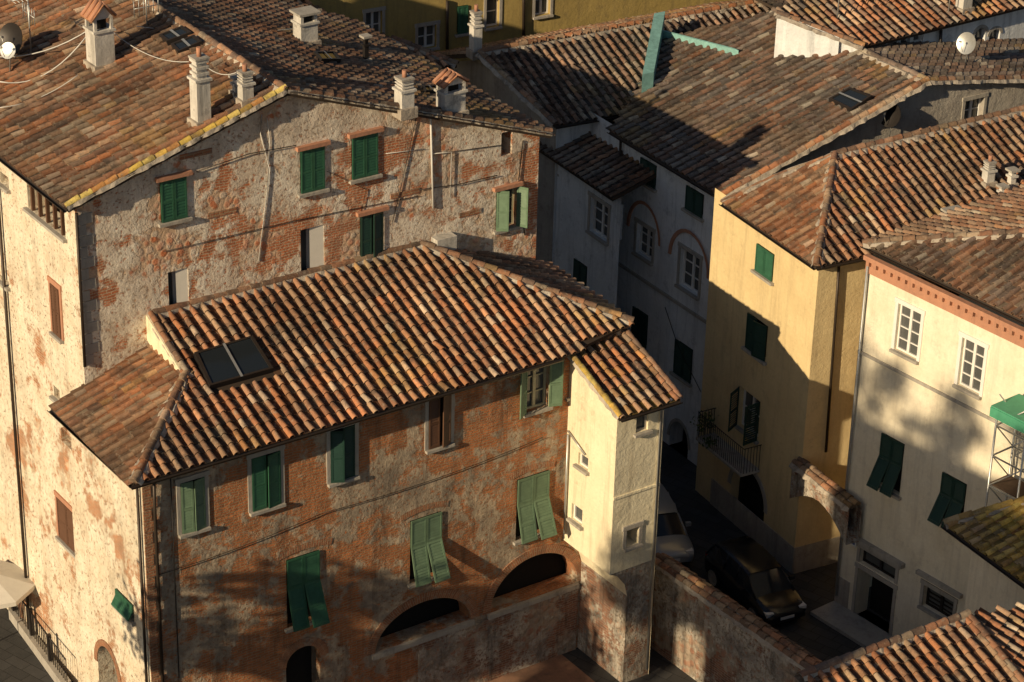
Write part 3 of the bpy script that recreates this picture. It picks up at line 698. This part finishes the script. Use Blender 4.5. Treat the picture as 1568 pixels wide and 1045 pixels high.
# ================================================================= REAR LONG ROOF
e4=empty('long_roofed_house',S(900,150,0))
M0=S(850,192,10.8); dm=h2(S(1190,2,12.2)-S(735,80,12.2)); nm=V((-dm.y,dm.x,0))
pM=Pl(M0,-nm,20)
roof(e4,'roof_tiles',[pM(735,82),pM(1200,-2),pM(1195,24),pM(1010,62),pM(990,125),pM(970,150),pM(965,172),pM(850,192)],BROWN[1:]+GREY)
tr=MB(); ridge(tr,pM(735,82),pM(1200,-2),mort=.22,pal=ORANGE); ridge(tr,pM(735,82),pM(850,192),mort=.2)
q=pM(735,82); q2=pM(1200,-2); q3=q+nm*4.5-Z1*1.7; q4=q2+nm*4.5-Z1*1.7
roof(e4,'roof_tiles_rear',[q,q2,q4,q3],BROWN)
gutter(tr,pM(850,193),pM(965,173),-nm)
FM=Fac(M0+nm*.4+dm*.3,M0+nm*.4+dm*16); FM.win('closed',(858,230),(872,262),'dark_green_paint'); FM.wall([(0,0),(FM.L,0),(FM.L,10.8),(0,10.8)],'white_plaster'); FM.done('facade',e4)
FM=Fac(q3+dm*.3-nm*.3,M0+nm*.4+dm*.3); FM.wall([(0,0),(FM.L,0),(FM.L,10.7),(FM.L-3.6,12.0),(0,10.4)],'grey_plaster'); FM.done('gable_wall',e4)
tr.build('ridge_and_gutters',e4)
# ================================================================= MUSTARD ROW AT BACK
e5=empty('mustard_house',S(700,60,8))
F5=Fac(S(560,100,9.5)-dm*6,S(560,100,9.5)+dm*28)
for q1,q2 in [((640,42),(668,72)),((745,-2),(764,40)),((560,20),(585,60)),((820,-20),(842,22))]:
    F5.win('win',q1,q2,sur='stone_trim',rows=2)
F5.win('closed',(700,10),(716,50),'green_paint')
F5.tr.tube([fp(F5,683,0,.1),fp(F5,683,75,.1)],.07,'gutter_metal',6); F5.tr.tube([fp(F5,800,-40,.1),fp(F5,800,60,.1)],.07,'gutter_metal',6)
F5.wall([(0,0),(F5.L,0),(F5.L,19),(0,19)],'mustard_plaster'); F5.done('facade',e5)
q=F5.pt(-.5,19,.6); pp=Pl(q,F5.o,18)
roof(e5,'roof_tiles',[q,F5.pt(F5.L,19,.6),pp.at(F5.pt(F5.L,0,-6)),pp.at(F5.pt(-.5,0,-6))],BROWN,pitch=.45,cs=.45)
e6=empty('rear_low_house',S(450,20,0))
q0=S(700,98,11.6); pl6=Pl(q0,-nm,18)
roof(e6,'roof_tiles',[pl6(700,100),pl6(590,108),pl6(200,60),pl6(230,-30),pl6(420,-25),pl6(510,25),pl6(600,60)],BROWN)
mb=MB(); ridge(mb,pl6(600,60),pl6(700,100),mort=.2); q=pl6(700,100); q2=pl6(200,110); quadwall(mb,q2,q,11,11.4,'grey_plaster'); mb.build('walls',e6)
chimney(e6,S(728,80,12.2),dm,.35,.35,1.6,'lantern')
# ================================================================= YELLOW TOWNHOUSE
e7=empty('yellow_townhouse',S(1200,500,5))
ZY=11.5
RC=S(1250,409,ZY); RL=S(1106,310,ZY); RR=S(1338,391,ZY)
fy=h2(RC-RL); dy=h2(RR-RC); ny=V((-dy.y,dy.x,0))
pY=Pl(RC,-ny,19); HP=pY(1278,238); 
NY=(HP-RC).cross(RL-RC).normalized(); y2=lambda x,y:hit(x,y,RC,NY)
roof(e7,'roof_tiles_west',[RC,HP,y2(1185,272),RL],ORANGE,pan=.6)
roof(e7,'roof_tiles_south',[RC,RR,pY(1420,470),pY(1750,330),pY(1750,125),HP],ORANGE+BROWN)
tr=MB(); ridge(tr,HP,RC,mort=.2,pal=ORANGE); ridge(tr,HP,pY(1750,125),mort=.25,pal=BROWN); ridge(tr,y2(1185,272),HP,rad=.05,mort=.2); ridge(tr,RL,y2(1185,272),rad=.05,mort=.2)
oy=V((fy.y,-fy.x,0))
gutter(tr,RL,RC,oy); gutter(tr,RC,RR+dy*2,-ny)
cy=RC-oy*.35+ny*.35
F7=Fac(RL-oy*.35,cy); G7=Fac(cy,cy+dy*6)
F7.win('closed',(1160,372),(1183,432),'green_paint'); F7.win('closed',(1146,478),(1172,554),'dark_green_paint',ang=(0,15))
F7.win('open',(1134,592),(1160,675),'dark_green_paint',ang=(60,100),rows=2)
archpx(F7,(1112,840),(1165,850),(1138,712),(1118,740),z1=.1,ring=.18,mat='stone_trim',back=-.35)
F7.bx(0,F7.L,0,1.0,0,.03,'grey_plaster')
F7.wall([(-1,0),(F7.L,0),(F7.L,ZY+.05),(-1,ZY+.05)],'yellow_plaster')
a1,z=F7.sz(1092,690); a2,_=F7.sz(1165,700); zb=F7.sz(1130,692)[1]; F7.bx(a1,a2,zb-.1,zb,0,.75,'stone_trim')
a=a1
while a<=a2+.01:
    F7.tr.tube([F7.pt(a,zb,.7),F7.pt(a,zb+.95,.7)],.012,'dark_metal',4); a+=.12
for e in(a1,a2):
    for j in range(6): F7.tr.tube([F7.pt(e,zb,.12*j+.05),F7.pt(e,zb+.95,.12*j+.05)],.012,'dark_metal',4)
    F7.tr.tube([F7.pt(e,zb+.95,0),F7.pt(e,zb+.95,.7)],.02,'dark_metal',4)
F7.tr.tube([F7.pt(a1,zb+.95,.7),F7.pt(a2,zb+.95,.7)],.02,'dark_metal',4)
F7.done('facade',e7)
G7.tr.tube([fp(G7,1282,405,.1),fp(G7,1277,480,.1),fp(G7,1262,690,.1)],.05,'gutter_metal',6)
G7.wall([(0,0),(G7.L,0),(G7.L,ZY+.05),(0,ZY+.05)],'yellow_plaster'); G7.bx(0.004,G7.L,0,1,0,.03,'grey_plaster'); G7.done('side_facade',e7)
def leaves(mb,P,R,n,s0=.05,s1=.1,fl=1.0):
    for i in range(n):
        q=P+V((random.gauss(0,R*.45),random.gauss(0,R*.45),random.gauss(0,R*.42*fl))); x=V((ru(-1,1),ru(-1,1),ru(-1,1))).normalized(); y=x.cross(V((ru(-1,1),ru(-1,1),ru(-1,1)))).normalized()
        s=ru(s0,s1); mb.face([q,q+x*s+y*s*.4,q+x*s*1.8,q+x*s-y*s*.4],'foliage')
mb=MB(); leaves(mb,F7.pt(a1+.3,zb+.7,.6),.45,160); leaves(mb,F7.pt(a1+.9,zb+.3,.8),.3,80); mb.build('balcony_plants',e7)
tr.build('ridge_and_gutters',e7)
chimney(e7,pY(1512,282),dy,.3,.3,.8,'lantern'); chimney(e7,pY(1458,350),dy,.5,.4,.65,'cap','pink_trim'); chimney(e7,pY(1533,306),dy,.16,.16,.5,'cap'); chimney(e7,pY(1548,285),dy,.2,.2,.6,'cap')
# ================================================================= CREAM TOWNHOUSE
e8=empty('cream_townhouse',S(1450,600,5))
c3=S(1328,402,12.3); r3=S(1568,517,12.3); fc=h2(r3-c3); oc=V((fc.y,-fc.x,0))
F8=Fac(c3,c3+fc*16)
q=S(1322,374,12.75); pC=Pl(q,oc,16); e_end=q+fc*17
hip=pC(1568,358); hv=(hip-q); hip2=q+hv*1.6
roof(e8,'roof_tiles',[q,e_end,hip2+fc*9,hip2],BROWN+GREY[:2],pan=.5)
hb=q+(hip2-q).dot(-oc)*(-oc); hb=V((hb.x,hb.y,q.z))
roof(e8,'roof_tiles_rear',[q,hip2,hb+(-oc)*3],BROWN)
tr=MB(); ridge(tr,q,hip2,mort=.2); gutter(tr,q,e_end,oc)
for q1,q2 in [((1377,464),(1404,552)),((1475,516),(1500,606))]: F8.win('win',q1,q2,sur='white_paint',rows=4,deep=.15)
F8.win('tilt',(1351,662),(1377,760),'dark_green_paint',ang=(26,20)); F8.win('tilt',(1444,722),(1472,815),'dark_green_paint',ang=(28,22))
a1,_=F8.sz(1312,900); a2,_=F8.sz(1366,930); zt2=F8.sz(1340,862)[1]; F8.win2('dark',a1,a2,.0,zt2-.5,sill=False,sur='stone_trim'); 
F8.win2('win',a1,a2,zt2-.3,zt2+.25,sill=False,rows=1,sur='stone_trim',frame='dark_metal')
F8.bx(a1-.35,a2+.35,zt2+.45,zt2+.6,-.02,.18,'stone_trim')
a3,z3=F8.sz(1416,895); a4,z4=F8.sz(1458,950); F8.win2('win',a3,a4,z4-.1,z3,sur='stone_trim',rows=5,frame='dark_metal'); F8.bx(a3-.3,a4+.3,z3+.3,z3+.42,-.02,.15,'stone_trim')
a5=a4+.9; F8.win2('dark',a5,a5+1.3,0,2.8,sill=False,sur='stone_trim')
z=F8.sz(1322,541)[1]; F8.bx(0,F8.L,z-.05,z+.05,0,.05,'stone_trim')
F8.bx(0,F8.L,12.0,12.28,0,.06,'pink_trim'); F8.bx(0,F8.L,12.45,12.6,0,.2,'pink_trim'); F8.bx(0,F8.L,12.28,12.45,0,.05,'pink_trim')
a=.1
while a<F8.L: F8.bx(a,a+.12,12.28,12.44,.05,.17,'pink_trim'); a+=.3
F8.bx(.32,.72,2.5,2.9,.02,.04,'plate'); F8.bx(.38,.66,2.56,2.84,.04,.045,'sign_blue')
F8.wall([(0,0),(F8.L,0),(F8.L,12.45),(0,12.45)],'cream_plaster'); 
F8.tr.tube([F8.pt(.12,12.3,.1),F8.pt(.12,.4,.1)],.045,'light_metal',6); F8.bx(0,a1-.3,0,1.1,0,.02,'grey_plaster')
F8.done('facade',e8)
quadwall(tr,c3-oc*9,c3,12.5,12.5,'cream_plaster'); tr.build('ridge_and_gutters',e8)
# flying buttress arch between the two houses
bt=empty('buttress_arch',S(1250,740,4))
P=S(1220,712,4.3); Q=S(1298,775,4.3); FB=Fac(P-h2(Q-P)*.25,Q+h2(Q-P)*.1); L=FB.L
ol=[(0,2.9)]+[(L*k/10,2.9+.75*math.sin(math.pi*k/10)) for k in range(1,10)]+[(L,2.9),(L,4.2),(0,4.2)]
FB.wall(ol,'brick_base'); b=Fac(FB.pt(L,0,-.5),FB.pt(0,0,-.5)); b.wall(ol,'brick_base')
for k in range(10):
    z1_=2.9+.75*math.sin(math.pi*k/10); z2_=2.9+.75*math.sin(math.pi*(k+1)/10)
    FB.tr.face([FB.pt(L*k/10,z1_),FB.pt(L*k/10,z1_,-.5),FB.pt(L*(k+1)/10,z2_,-.5),FB.pt(L*(k+1)/10,z2_)],'brick_base')
ridge(FB.tr,FB.pt(0,4.20,-.1),FB.pt(L,4.20,-.1),rad=.12,mort=.2); ridge(FB.tr,FB.pt(0,4.26,-.3),FB.pt(L,4.26,-.3),rad=.12,mort=.18)
FB.done('arch_wall',bt); b.done('arch_wall_rear',bt)
# ================================================================= BOUNDARY WALL
bw=empty('boundary_wall',S(1100,950,0))
P=S(1004,864,3.1); Q=S(1256,1040,3.1); dq=h2(Q-P); FW_=Fac(P,Q+dq*6)
FW_.wall([(0,0),(FW_.L,0),(FW_.L,3.1),(0,3.1)],'brick_base')
b=Fac(FW_.pt(FW_.L,0,-.5),FW_.pt(0,0,-.5)); b.wall([(0,0),(b.L,0),(b.L,3.1),(0,3.1)],'brick_base')
FW_.tr.face([FW_.pt(0,3.1),FW_.pt(FW_.L,3.1),FW_.pt(FW_.L,3.1,-.5),FW_.pt(0,3.1,-.5)],'brick_base')
for o in(-.05,-.25,-.45): ridge(FW_.tr,FW_.pt(-.2,3.12+(.08 if o==-.25 else 0),o),FW_.pt(FW_.L,3.12+(.08 if o==-.25 else 0),o),rad=.12,mort=.15,pal=BROWN,lift=.02)
FW_.done('wall_face',bw); b.done('wall_rear',bw)
# ================================================================= GROUND
mb=MB(); s_=1500; mb.face([V((-s_,-s_,0)),V((s_,-s_,0)),V((s_,s_,0)),V((-s_,s_,0))],'paving'); mb.build('ground')
mb=MB(); q=[W0(5,.4,.006),W0(14.6,.4,.006),W0(14.6,-6,.006),W0(5,-6,.006)]; mb.face(q[::-1],'terracotta_paving'); mb.build('courtyard_paving')
mb=MB(); mb.box(F8.pt(0,0,0),F8.d*F8.L,F8.o*1.1,Z1*.12,'stone_trim'); mb.build('pavement')
# iron railing on a low stone plinth in the street beside the stone house
P=S(14,948,0); Q=S(96,1062,0); rd_=h2(Q-P); rn=V((-rd_.y,rd_.x,0)); LL=(Q-P).length; mb=MB()
mb.box(P,rd_*LL,rn*.3,Z1*.35,'stone_trim')
k=0.0
while k<LL:
    mb.tube([P+rd_*(k+.05)+rn*.15+Z1*.35,P+rd_*(k+.05)+rn*.15+Z1*1.2],.016,'dark_metal',4); k+=.16
mb.tube([P+rn*.15+Z1*1.2,P+rd_*LL+rn*.15+Z1*1.2],.028,'dark_metal',5)
for k in range(int(LL/1.6)+1): mb.cbox(P+rd_*min(LL-.1,k*1.6+.1)+rn*.15+Z1*.35,rd_,rn,.12,.12,.95,'dark_metal')
mb.build('iron_railing')
# ================================================================= FOREGROUND ROOFS (lower right)
ef=empty('foreground_house',S(1500,1000,0))
RP=S(1250,1028,9.5); RQ=S(1482,944,9.5); df=h2(RQ-RP); nf=V((-df.y,df.x,0)); 
pf=Pl(RP,-nf,20)
q=[RP-df*.5,RQ,pf.at(RQ-nf*7),pf.at(RP-df*.5-nf*7)]
roof(ef,'roof_tiles',[V(k) for k in q],ORANGE)
roof(ef,'roof_tiles_side',[RQ,pf.at(RQ-nf*7),pf.at(RQ-nf*7)+df*4-Z1*.8,RQ+df*4-Z1*.8],ORANGE)
mb=MB(); ridge(mb,RP-df*.5,RQ,mort=.16); quadwall(mb,RP-df*.4+nf*.0,RQ,9.35,9.35,'cream_plaster'); quadwall(mb,RP-df*.4-nf*7,RP-df*.4,6.9,9.35,'cream_plaster'); ridge(mb,RQ,pf.at(RQ-nf*7),mort=.16)
quadwall(mb,RQ,RQ+df*4,9.35,8.5,'cream_plaster'); mb.build('walls',ef)
em=empty('mossy_roof_house',S(1520,850,0))
Q0=S(1446,803,8.0); Q1=S(1568,893,8.0); fm=h2(Q1-Q0); om=V((fm.y,-fm.x,0)); pmo=Pl(Q0,om,17)
tp=pmo(1570,768); roof(em,'roof_tiles',[Q0,Q1+fm*5,tp+(tp-Q0)*.5+fm*4,tp+(tp-Q0)*.5],MOSSY,pan=.6)
mb=MB(); gutter(mb,Q0,Q1+fm*5,om); ridge(mb,Q0,tp,mort=.2,pal=MOSSY)
quadwall(mb,Q0-om*.6+fm*.6,Q1-om*.6+fm*5,7.95,7.95,'cream_plaster'); quadwall(mb,Q0-om*4+fm*.6,Q0-om*.6+fm*.6,8.4,7.95,'cream_plaster'); mb.build('walls',em)
es=empty('scaffolding',S(1545,700,0)); mb=MB()
a1,zc=F8.sz(1552,612,.6); 
for i in range(4):
    for o in (.35,1.25):
        mb.tube([F8.pt(a1+i*1.1,0,o),F8.pt(a1+i*1.1,zc+.0,o)],.035,'light_metal',6)
for z in range(1,int(zc)+1):
    for o in (.35,1.25): mb.tube([F8.pt(a1,z,o),F8.pt(a1+3.3,z,o)],.028,'light_metal',5)
    for i in range(4): mb.tube([F8.pt(a1+i*1.1,z,.35),F8.pt(a1+i*1.1,z,1.25)],.028,'light_metal',5)
    mb.tube([F8.pt(a1,z,1.25),F8.pt(a1+1.1,z+1,1.25)],.022,'light_metal',5)
    mb.tube([F8.pt(a1,z,.35),F8.pt(a1,z+1,1.25)],.022,'light_metal',5)
for z in (4,6,8): mb.box(F8.pt(a1,z+.03,.4),F8.d*3.3,F8.o*.8,Z1*.05,'timber')
mb.box(F8.pt(a1-.1,zc,.25),F8.d*3.6,F8.o*1.2,Z1*.04,'scaffold_green'); mb.box(F8.pt(a1-.1,zc-.3,1.45),F8.d*3.6,F8.o*.03,Z1*.3,'scaffold_green')
mb.build('scaffold_frame',es)
# ================================================================= UPPER RIGHT HOUSE
eu=empty('villa_with_arched_windows',S(1500,60,0))
q0=S(1322,72,13.6); pv=Pl(q0,-n0,19)
vE=pv(1600,0); 
vd=h2(vE-q0); pv=Pl(q0,V((vd.y,-vd.x,0)),19)
roof(eu,'roof_tiles',[pv(1190,22),pv(1322,72),q0+vd*14,pv(1570,-120),pv(1240,-30)],ORANGE+GREY)
vn=V((-vd.y,vd.x,0))
Fu=Fac(q0+vn*.4,q0+vn*.4+vd*14)
for l,rr,t_,b_ in [((1490,78),(1506,78),(1498,44),(1490,54)),((1512,80),(1528,80),(1520,46),(1512,56))]: 
    a1,z1=Fu.sz(*l);a2,_=Fu.sz(*rr); Fu.arch(a1,a2,z1,Fu.sz(*b_)[1],Fu.sz(*t_)[1],ring=.12,mat='stone_trim',back=-.2,backmat='pane')
for k in range(4):
    x=1340+k*20; Fu.win('win',(x,62-k*4.5),(x+13,78-k*4.5),rows=1,sill=False)
Fu.wall([(0,0),(Fu.L,0),(Fu.L,13.6),(0,13.6)],'white_plaster'); 
Fu.tr.tube([fp(Fu,1438,45,.1),fp(Fu,1436,100,.1)],.06,'dark_metal',6)
Fu.done('facade',eu)
mb=MB(); ridge(mb,pv(1190,22),pv(1322,72),mort=.25); k1=pv(1205,30);k2=pv(1285,62); mb.box(k1-Z1*1.2,(k2-k1),n0*.2,Z1*1.3,'white_plaster')
qa=pv(1322,72); quadwall(mb,pv(1190,22),qa,pv(1190,22).z-.1,qa.z-.1,'white_plaster'); mb.build('walls',eu)
chimney(eu,pv(1475,15),d0,.45,.4,1.3,'cap'); antenna(eu,pv(1282,30),1.8,d0); antenna(eu,pv(1452,22),2.0,n0); dish(eu,S(1478,95,13.0),V((-.7,-.7,.3)),.4,'light_metal')
# ================================================================= NEIGHBOURS OUTSIDE THE FRAME
def block(name,P,dx,wx,wy,h,mat,pal):
    e=empty(name,P); n=V((-dx.y,dx.x,0)); mb=MB(); P=V((P.x,P.y,0)); rz=h+wy*.5*.36
    c=[P,P+dx*wx,P+dx*wx+n*wy,P+n*wy]
    for i in range(4): quadwall(mb,c[i],c[(i+1)%4],h,h,mat)
    for X in (P,P+dx*wx): mb.face([X+Z1*h,X+n*wy+Z1*h,X+n*wy*.5+Z1*rz],mat)
    mb.build('walls',e); o=.5
    for sgn in(0,1):
        e0=P+(n*(-o) if sgn==0 else n*(wy+o))+Z1*(h-o*.36+.1); r0=P+n*wy*.5+Z1*(rz+.1)
        roof(e,'roof_tiles',[e0-dx*o,e0+dx*(wx+o),r0+dx*(wx+o),r0-dx*o],pal,pitch=.5,cs=.5,rad=.14)
block('rear_house',V((-35,100,0)),d0,14,10,13,'yellow_plaster',BROWN); block('rear_house',V((-10,128,0)),d0,18,11,14,'cream_plaster',ORANGE)
block('rear_house',V((34,100,0)),d0,16,11,13,'cream_plaster',ORANGE); block('rear_house',V((27,68,0)),d0,14,10,11,'yellow_plaster',BROWN)
g_=math.radians(12.5); el=math.radians(21.5)
sh=-d0*math.cos(g_)-n0*math.sin(g_)
sd=V((sh.x*math.cos(el),sh.y*math.cos(el),math.sin(el)))
# unseen block with trees on top, added to shade the lane and cream house
hh=-sh; ll=V((-hh.y,hh.x,0))
uR=(c3+fc*5).dot(hh); cL=c1.dot(ll); cB=A.dot(ll); 
def cu_(c,u,z=0): q=ll*c+hh*u; return V((q.x,q.y,z))
DD=50
hp=7.4+DD*math.tan(el)
pz=empty('shadow_block',cu_(cL-7,uR-DD-5)); mb=MB()
cc_=[cu_(cL-1.6,uR-DD-9),cu_(cL-12,uR-DD-9),cu_(cL-12,uR-DD),cu_(cL-1.6,uR-DD)]
for i in range(4): quadwall(mb,cc_[i],cc_[(i+1)%4],hp,hp,'cream_plaster')
mb.face([V((k.x,k.y,hp-.9)) for k in cc_],'terracotta_paving'); mb.build('walls',pz)
def tree(name,P,h,R,n=14,nl=200,s0=.10,s1=.18):
    mb=MB(); top=P+Z1*h*.6
    mb.tube([P,P+V((.1,.05,h*.3)),top],.045*h,'bark',8,r1=.02*h)
    for i in range(n):
        a=ru(0,6.28); rr=R*math.sqrt(rnd())*.85; z=ru(-.55,.75)*R
        q=top+V((math.cos(a)*rr,math.sin(a)*rr,R*.6+z*(1-.4*rr/R)))
        mid=top.lerp(q,.5)-Z1*.1*R; mb.tube([top-Z1*ru(.0,.25)*h*.4,mid,q],.014*h,'bark',5,r1=.004*h)
        leaves(mb,q,R*.42,nl,s0,s1,.8)
    return mb.build(name)
for k,(dc,h_,R_) in enumerate(((-1.9,3.6,1.9),(-5.5,3.2,1.7),(-9.5,3.0,1.7))):
    tree('added_dapple_tree',cu_(cL+dc,uR-DD-3,hp-.9),h_,R_,10)  # unseen trees, added so their crowns dapple the cream facade
tree('added_shade_tree',cu_(cB-1.3,A.dot(hh)-15,0),17.5,2.6,11,200,.16,.3)  # unseen tree, added to throw dappled shadow along the brick facade
wg=[cu_(cL+2.5,uR-DD-7),cu_(cL-1.598,uR-DD-7),cu_(cL-1.598,uR-DD-1),cu_(cL+2.5,uR-DD-1)]; mb=MB()
for i in range(4): quadwall(mb,wg[i],wg[(i+1)%4],17,17,'cream_plaster')
mb.face([V((k.x,k.y,16.9)) for k in wg],'terracotta_paving'); mb.build('shadow_block_wing',pz)  # unseen lower wing, added to lift a tree into the annex's sunlight
tree('added_dapple_tree',cu_(cL-.2,uR-DD-3.5,16.9),6.0,2.0,9,150,.14,.26)  # unseen tree, added to dapple the annex walls
# ================================================================= CARS
def car(name,P,dirv,paint,L=4.0,Wd=1.7,H=1.48):
    mb=MB(); x=h2(dirv); y=V((-x.y,x.x,0)); e=empty(name,P)
    T=lambda a,b,c:V((P.x,P.y,0))+x*a+y*b+Z1*c
    st=[(-.5,.38,.36,.40,.50,.34,.60),(-.485,.44,.28,.46,.62,.42,.80),(-.44,.47,.25,.49,.66,.46,.92),(-.34,.485,.24,.50,.66,.47,.97),(-.18,.49,.24,.50,.66,.475,.96),(0,.49,.24,.50,.66,.475,.94),(.15,.49,.24,.50,.65,.475,.93),(.24,.49,.24,.50,.64,.465,.90),(.36,.48,.25,.495,.62,.44,.82),(.44,.46,.26,.48,.58,.40,.74),(.485,.41,.30,.44,.50,.34,.64),(.5,.34,.36,.37,.46,.28,.54)]
    rings=[]
    for s in st:
        X=s[0]*L; pts=[(s[1],s[2]),(s[3],s[4]),(s[3]*.99,s[4]+.08),(s[5],s[6]-.02),(s[5]*.8,s[6]+.02),(s[5]*.4,s[6]+.035)]
        rings.append([T(X,b*Wd,c) for b,c in pts]+[T(X,-b*Wd,c) for b,c in pts[::-1]])
    mb.grid(rings,paint,caps=True)
    lo=[(-.465,.90,.455),(-.33,.93,.465),(-.18,.93,.465),(0,.93,.465),(.13,.92,.46),(.30,.86,.43)]
    hi=[(-.40,1.34,.36),(-.33,1.41,.365),(-.18,1.44,.37),(0,1.43,.37),(.08,1.38,.365),(.12,1.33,.36)]
    r2=[]
    for a,b in zip(lo,hi): r2.append([T(a[0]*L,a[2]*Wd,a[1]),T(b[0]*L,b[2]*Wd,b[1]),T(b[0]*L,-b[2]*Wd,b[1]),T(a[0]*L,-a[2]*Wd,a[1])])
    mb.grid(r2,'glass',closed=False,smooth=False); mb.face([r2[0][k] for k in (3,2,1,0)],'glass'); mb.face(r2[-1],'glass')
    top=[[T(b[0]*L,b[2]*Wd*1.01,b[1]+.004),T(b[0]*L,b[2]*Wd*.8,b[1]+.05),T(b[0]*L,-b[2]*Wd*.8,b[1]+.05),T(b[0]*L,-b[2]*Wd*1.01,b[1]+.004)] for b in hi]
    mb.grid(top,paint,closed=False)
    for sd_ in(-1,1):
        for i in (0,2,3,5):
            a,b=lo[i],hi[i]; mb.tube([T(a[0]*L,sd_*a[2]*Wd,a[1]),T(b[0]*L,sd_*b[2]*Wd*1.01,b[1])],.035,paint,5)
        mb.cbox(T(.17*L,sd_*.55*Wd,.92),x,y,.12,.18,.13,paint)
        mb.cbox(T(.455*L,sd_*.36*Wd,.58),x,y,.22,.26,.13,'car_lamp'); mb.cbox(T(-.47*L,sd_*.38*Wd,.72),x,y,.16,.2,.18,'red_lamp')
        for ax in(-.31,.32):
            c=T(ax*L,sd_*.455*Wd,.31); rg=[]
            for o,rr in ((-.11,.27),(-.09,.31),(.07,.31),(.10,.28),(.10,.19),(.07,.18),(.085,.03)):
                rg.append([c+y*(sd_*o)+(x*math.cos(t)+Z1*math.sin(t))*rr for t in [2*math.pi*j/18 for j in range(18)]])
            mb.grid(rg[:4],'tyre'); mb.grid(rg[3:],'light_metal',caps=False)
            for k in range(5):
                t=2*math.pi*k/5; mb.tube([c+y*(sd_*.095),c+y*(sd_*.095)+(x*math.cos(t)+Z1*math.sin(t))*.19],.02,'light_metal',4)
    mb.box(T(.497*L,-.26,.42),x*.015,y*.52,Z1*.11,'plate'); mb.box(T(.49*L,-.5,.30),x*.02,y*1.0,Z1*.08,'tyre')
    mb.build('body',e); return e
cf=S(1200,952,.2); cr=S(1112,868,.2); car('parked_car',(cf+cr)/2,cf-cr,'car_black')
c2_=S(1002,822,.2); car('parked_car',c2_,cf-cr+V((-.5,-1,0)),'car_grey')
mb=MB(); e=empty('cafe_parasol',S(-5,985,0)); P=S(-8,985,0)
mb.tube([P,P+Z1*2.6],.03,'dark_metal'); 
for k in range(8):
    t=math.pi*2*k/8;t2=math.pi*2*(k+1)/8; a=P+Z1*2.65; b=P+V((1.4*math.cos(t),1.4*math.sin(t),2.2)); c_=P+V((1.4*math.cos(t2),1.4*math.sin(t2),2.2)); mb.face([a,b,c_],'canvas'); mb.face([b,b-Z1*.15,c_-Z1*.15,c_],'canvas')
mb.build('canopy',e)
# ================================================================= LIGHT
ld=bpy.data.lights.new('sun','SUN'); ld.energy=5.0; ld.angle=math.radians(.5); ld.color=(1,.80,.52); lo_=bpy.data.objects.new('sun',ld); bpy.context.collection.objects.link(lo_)
lo_.rotation_euler=(-sd).to_track_quat('-Z','Y').to_euler(); lo_.location=(-40,30,60)
wd=bpy.data.worlds.new('World'); bpy.context.scene.world=wd; wd.use_nodes=True; nt=wd.node_tree
sk=nt.nodes.new('ShaderNodeTexSky'); sk.sky_type='NISHITA'; sk.sun_disc=False; sk.sun_elevation=el; sk.sun_rotation=math.atan2(sh.x,sh.y)
nt.links.new(sk.outputs[0],nt.nodes['Background'].inputs[0]); nt.nodes['Background'].inputs[1].default_value=.05
sc=bpy.context.scene; sc.view_settings.view_transform='Standard'; sc.view_settings.look='None'; sc.view_settings.exposure=0
cd=bpy.data.cameras.new('camera'); co=bpy.data.objects.new('camera',cd); bpy.context.collection.objects.link(co)
cd.sensor_width=36; cd.lens=36*f/1568; cd.clip_end=4000; cd.clip_start=1
m=Matrix((RT,UP,-FW)).transposed().to_4x4(); m.translation=C; co.matrix_world=m
sc.camera=co
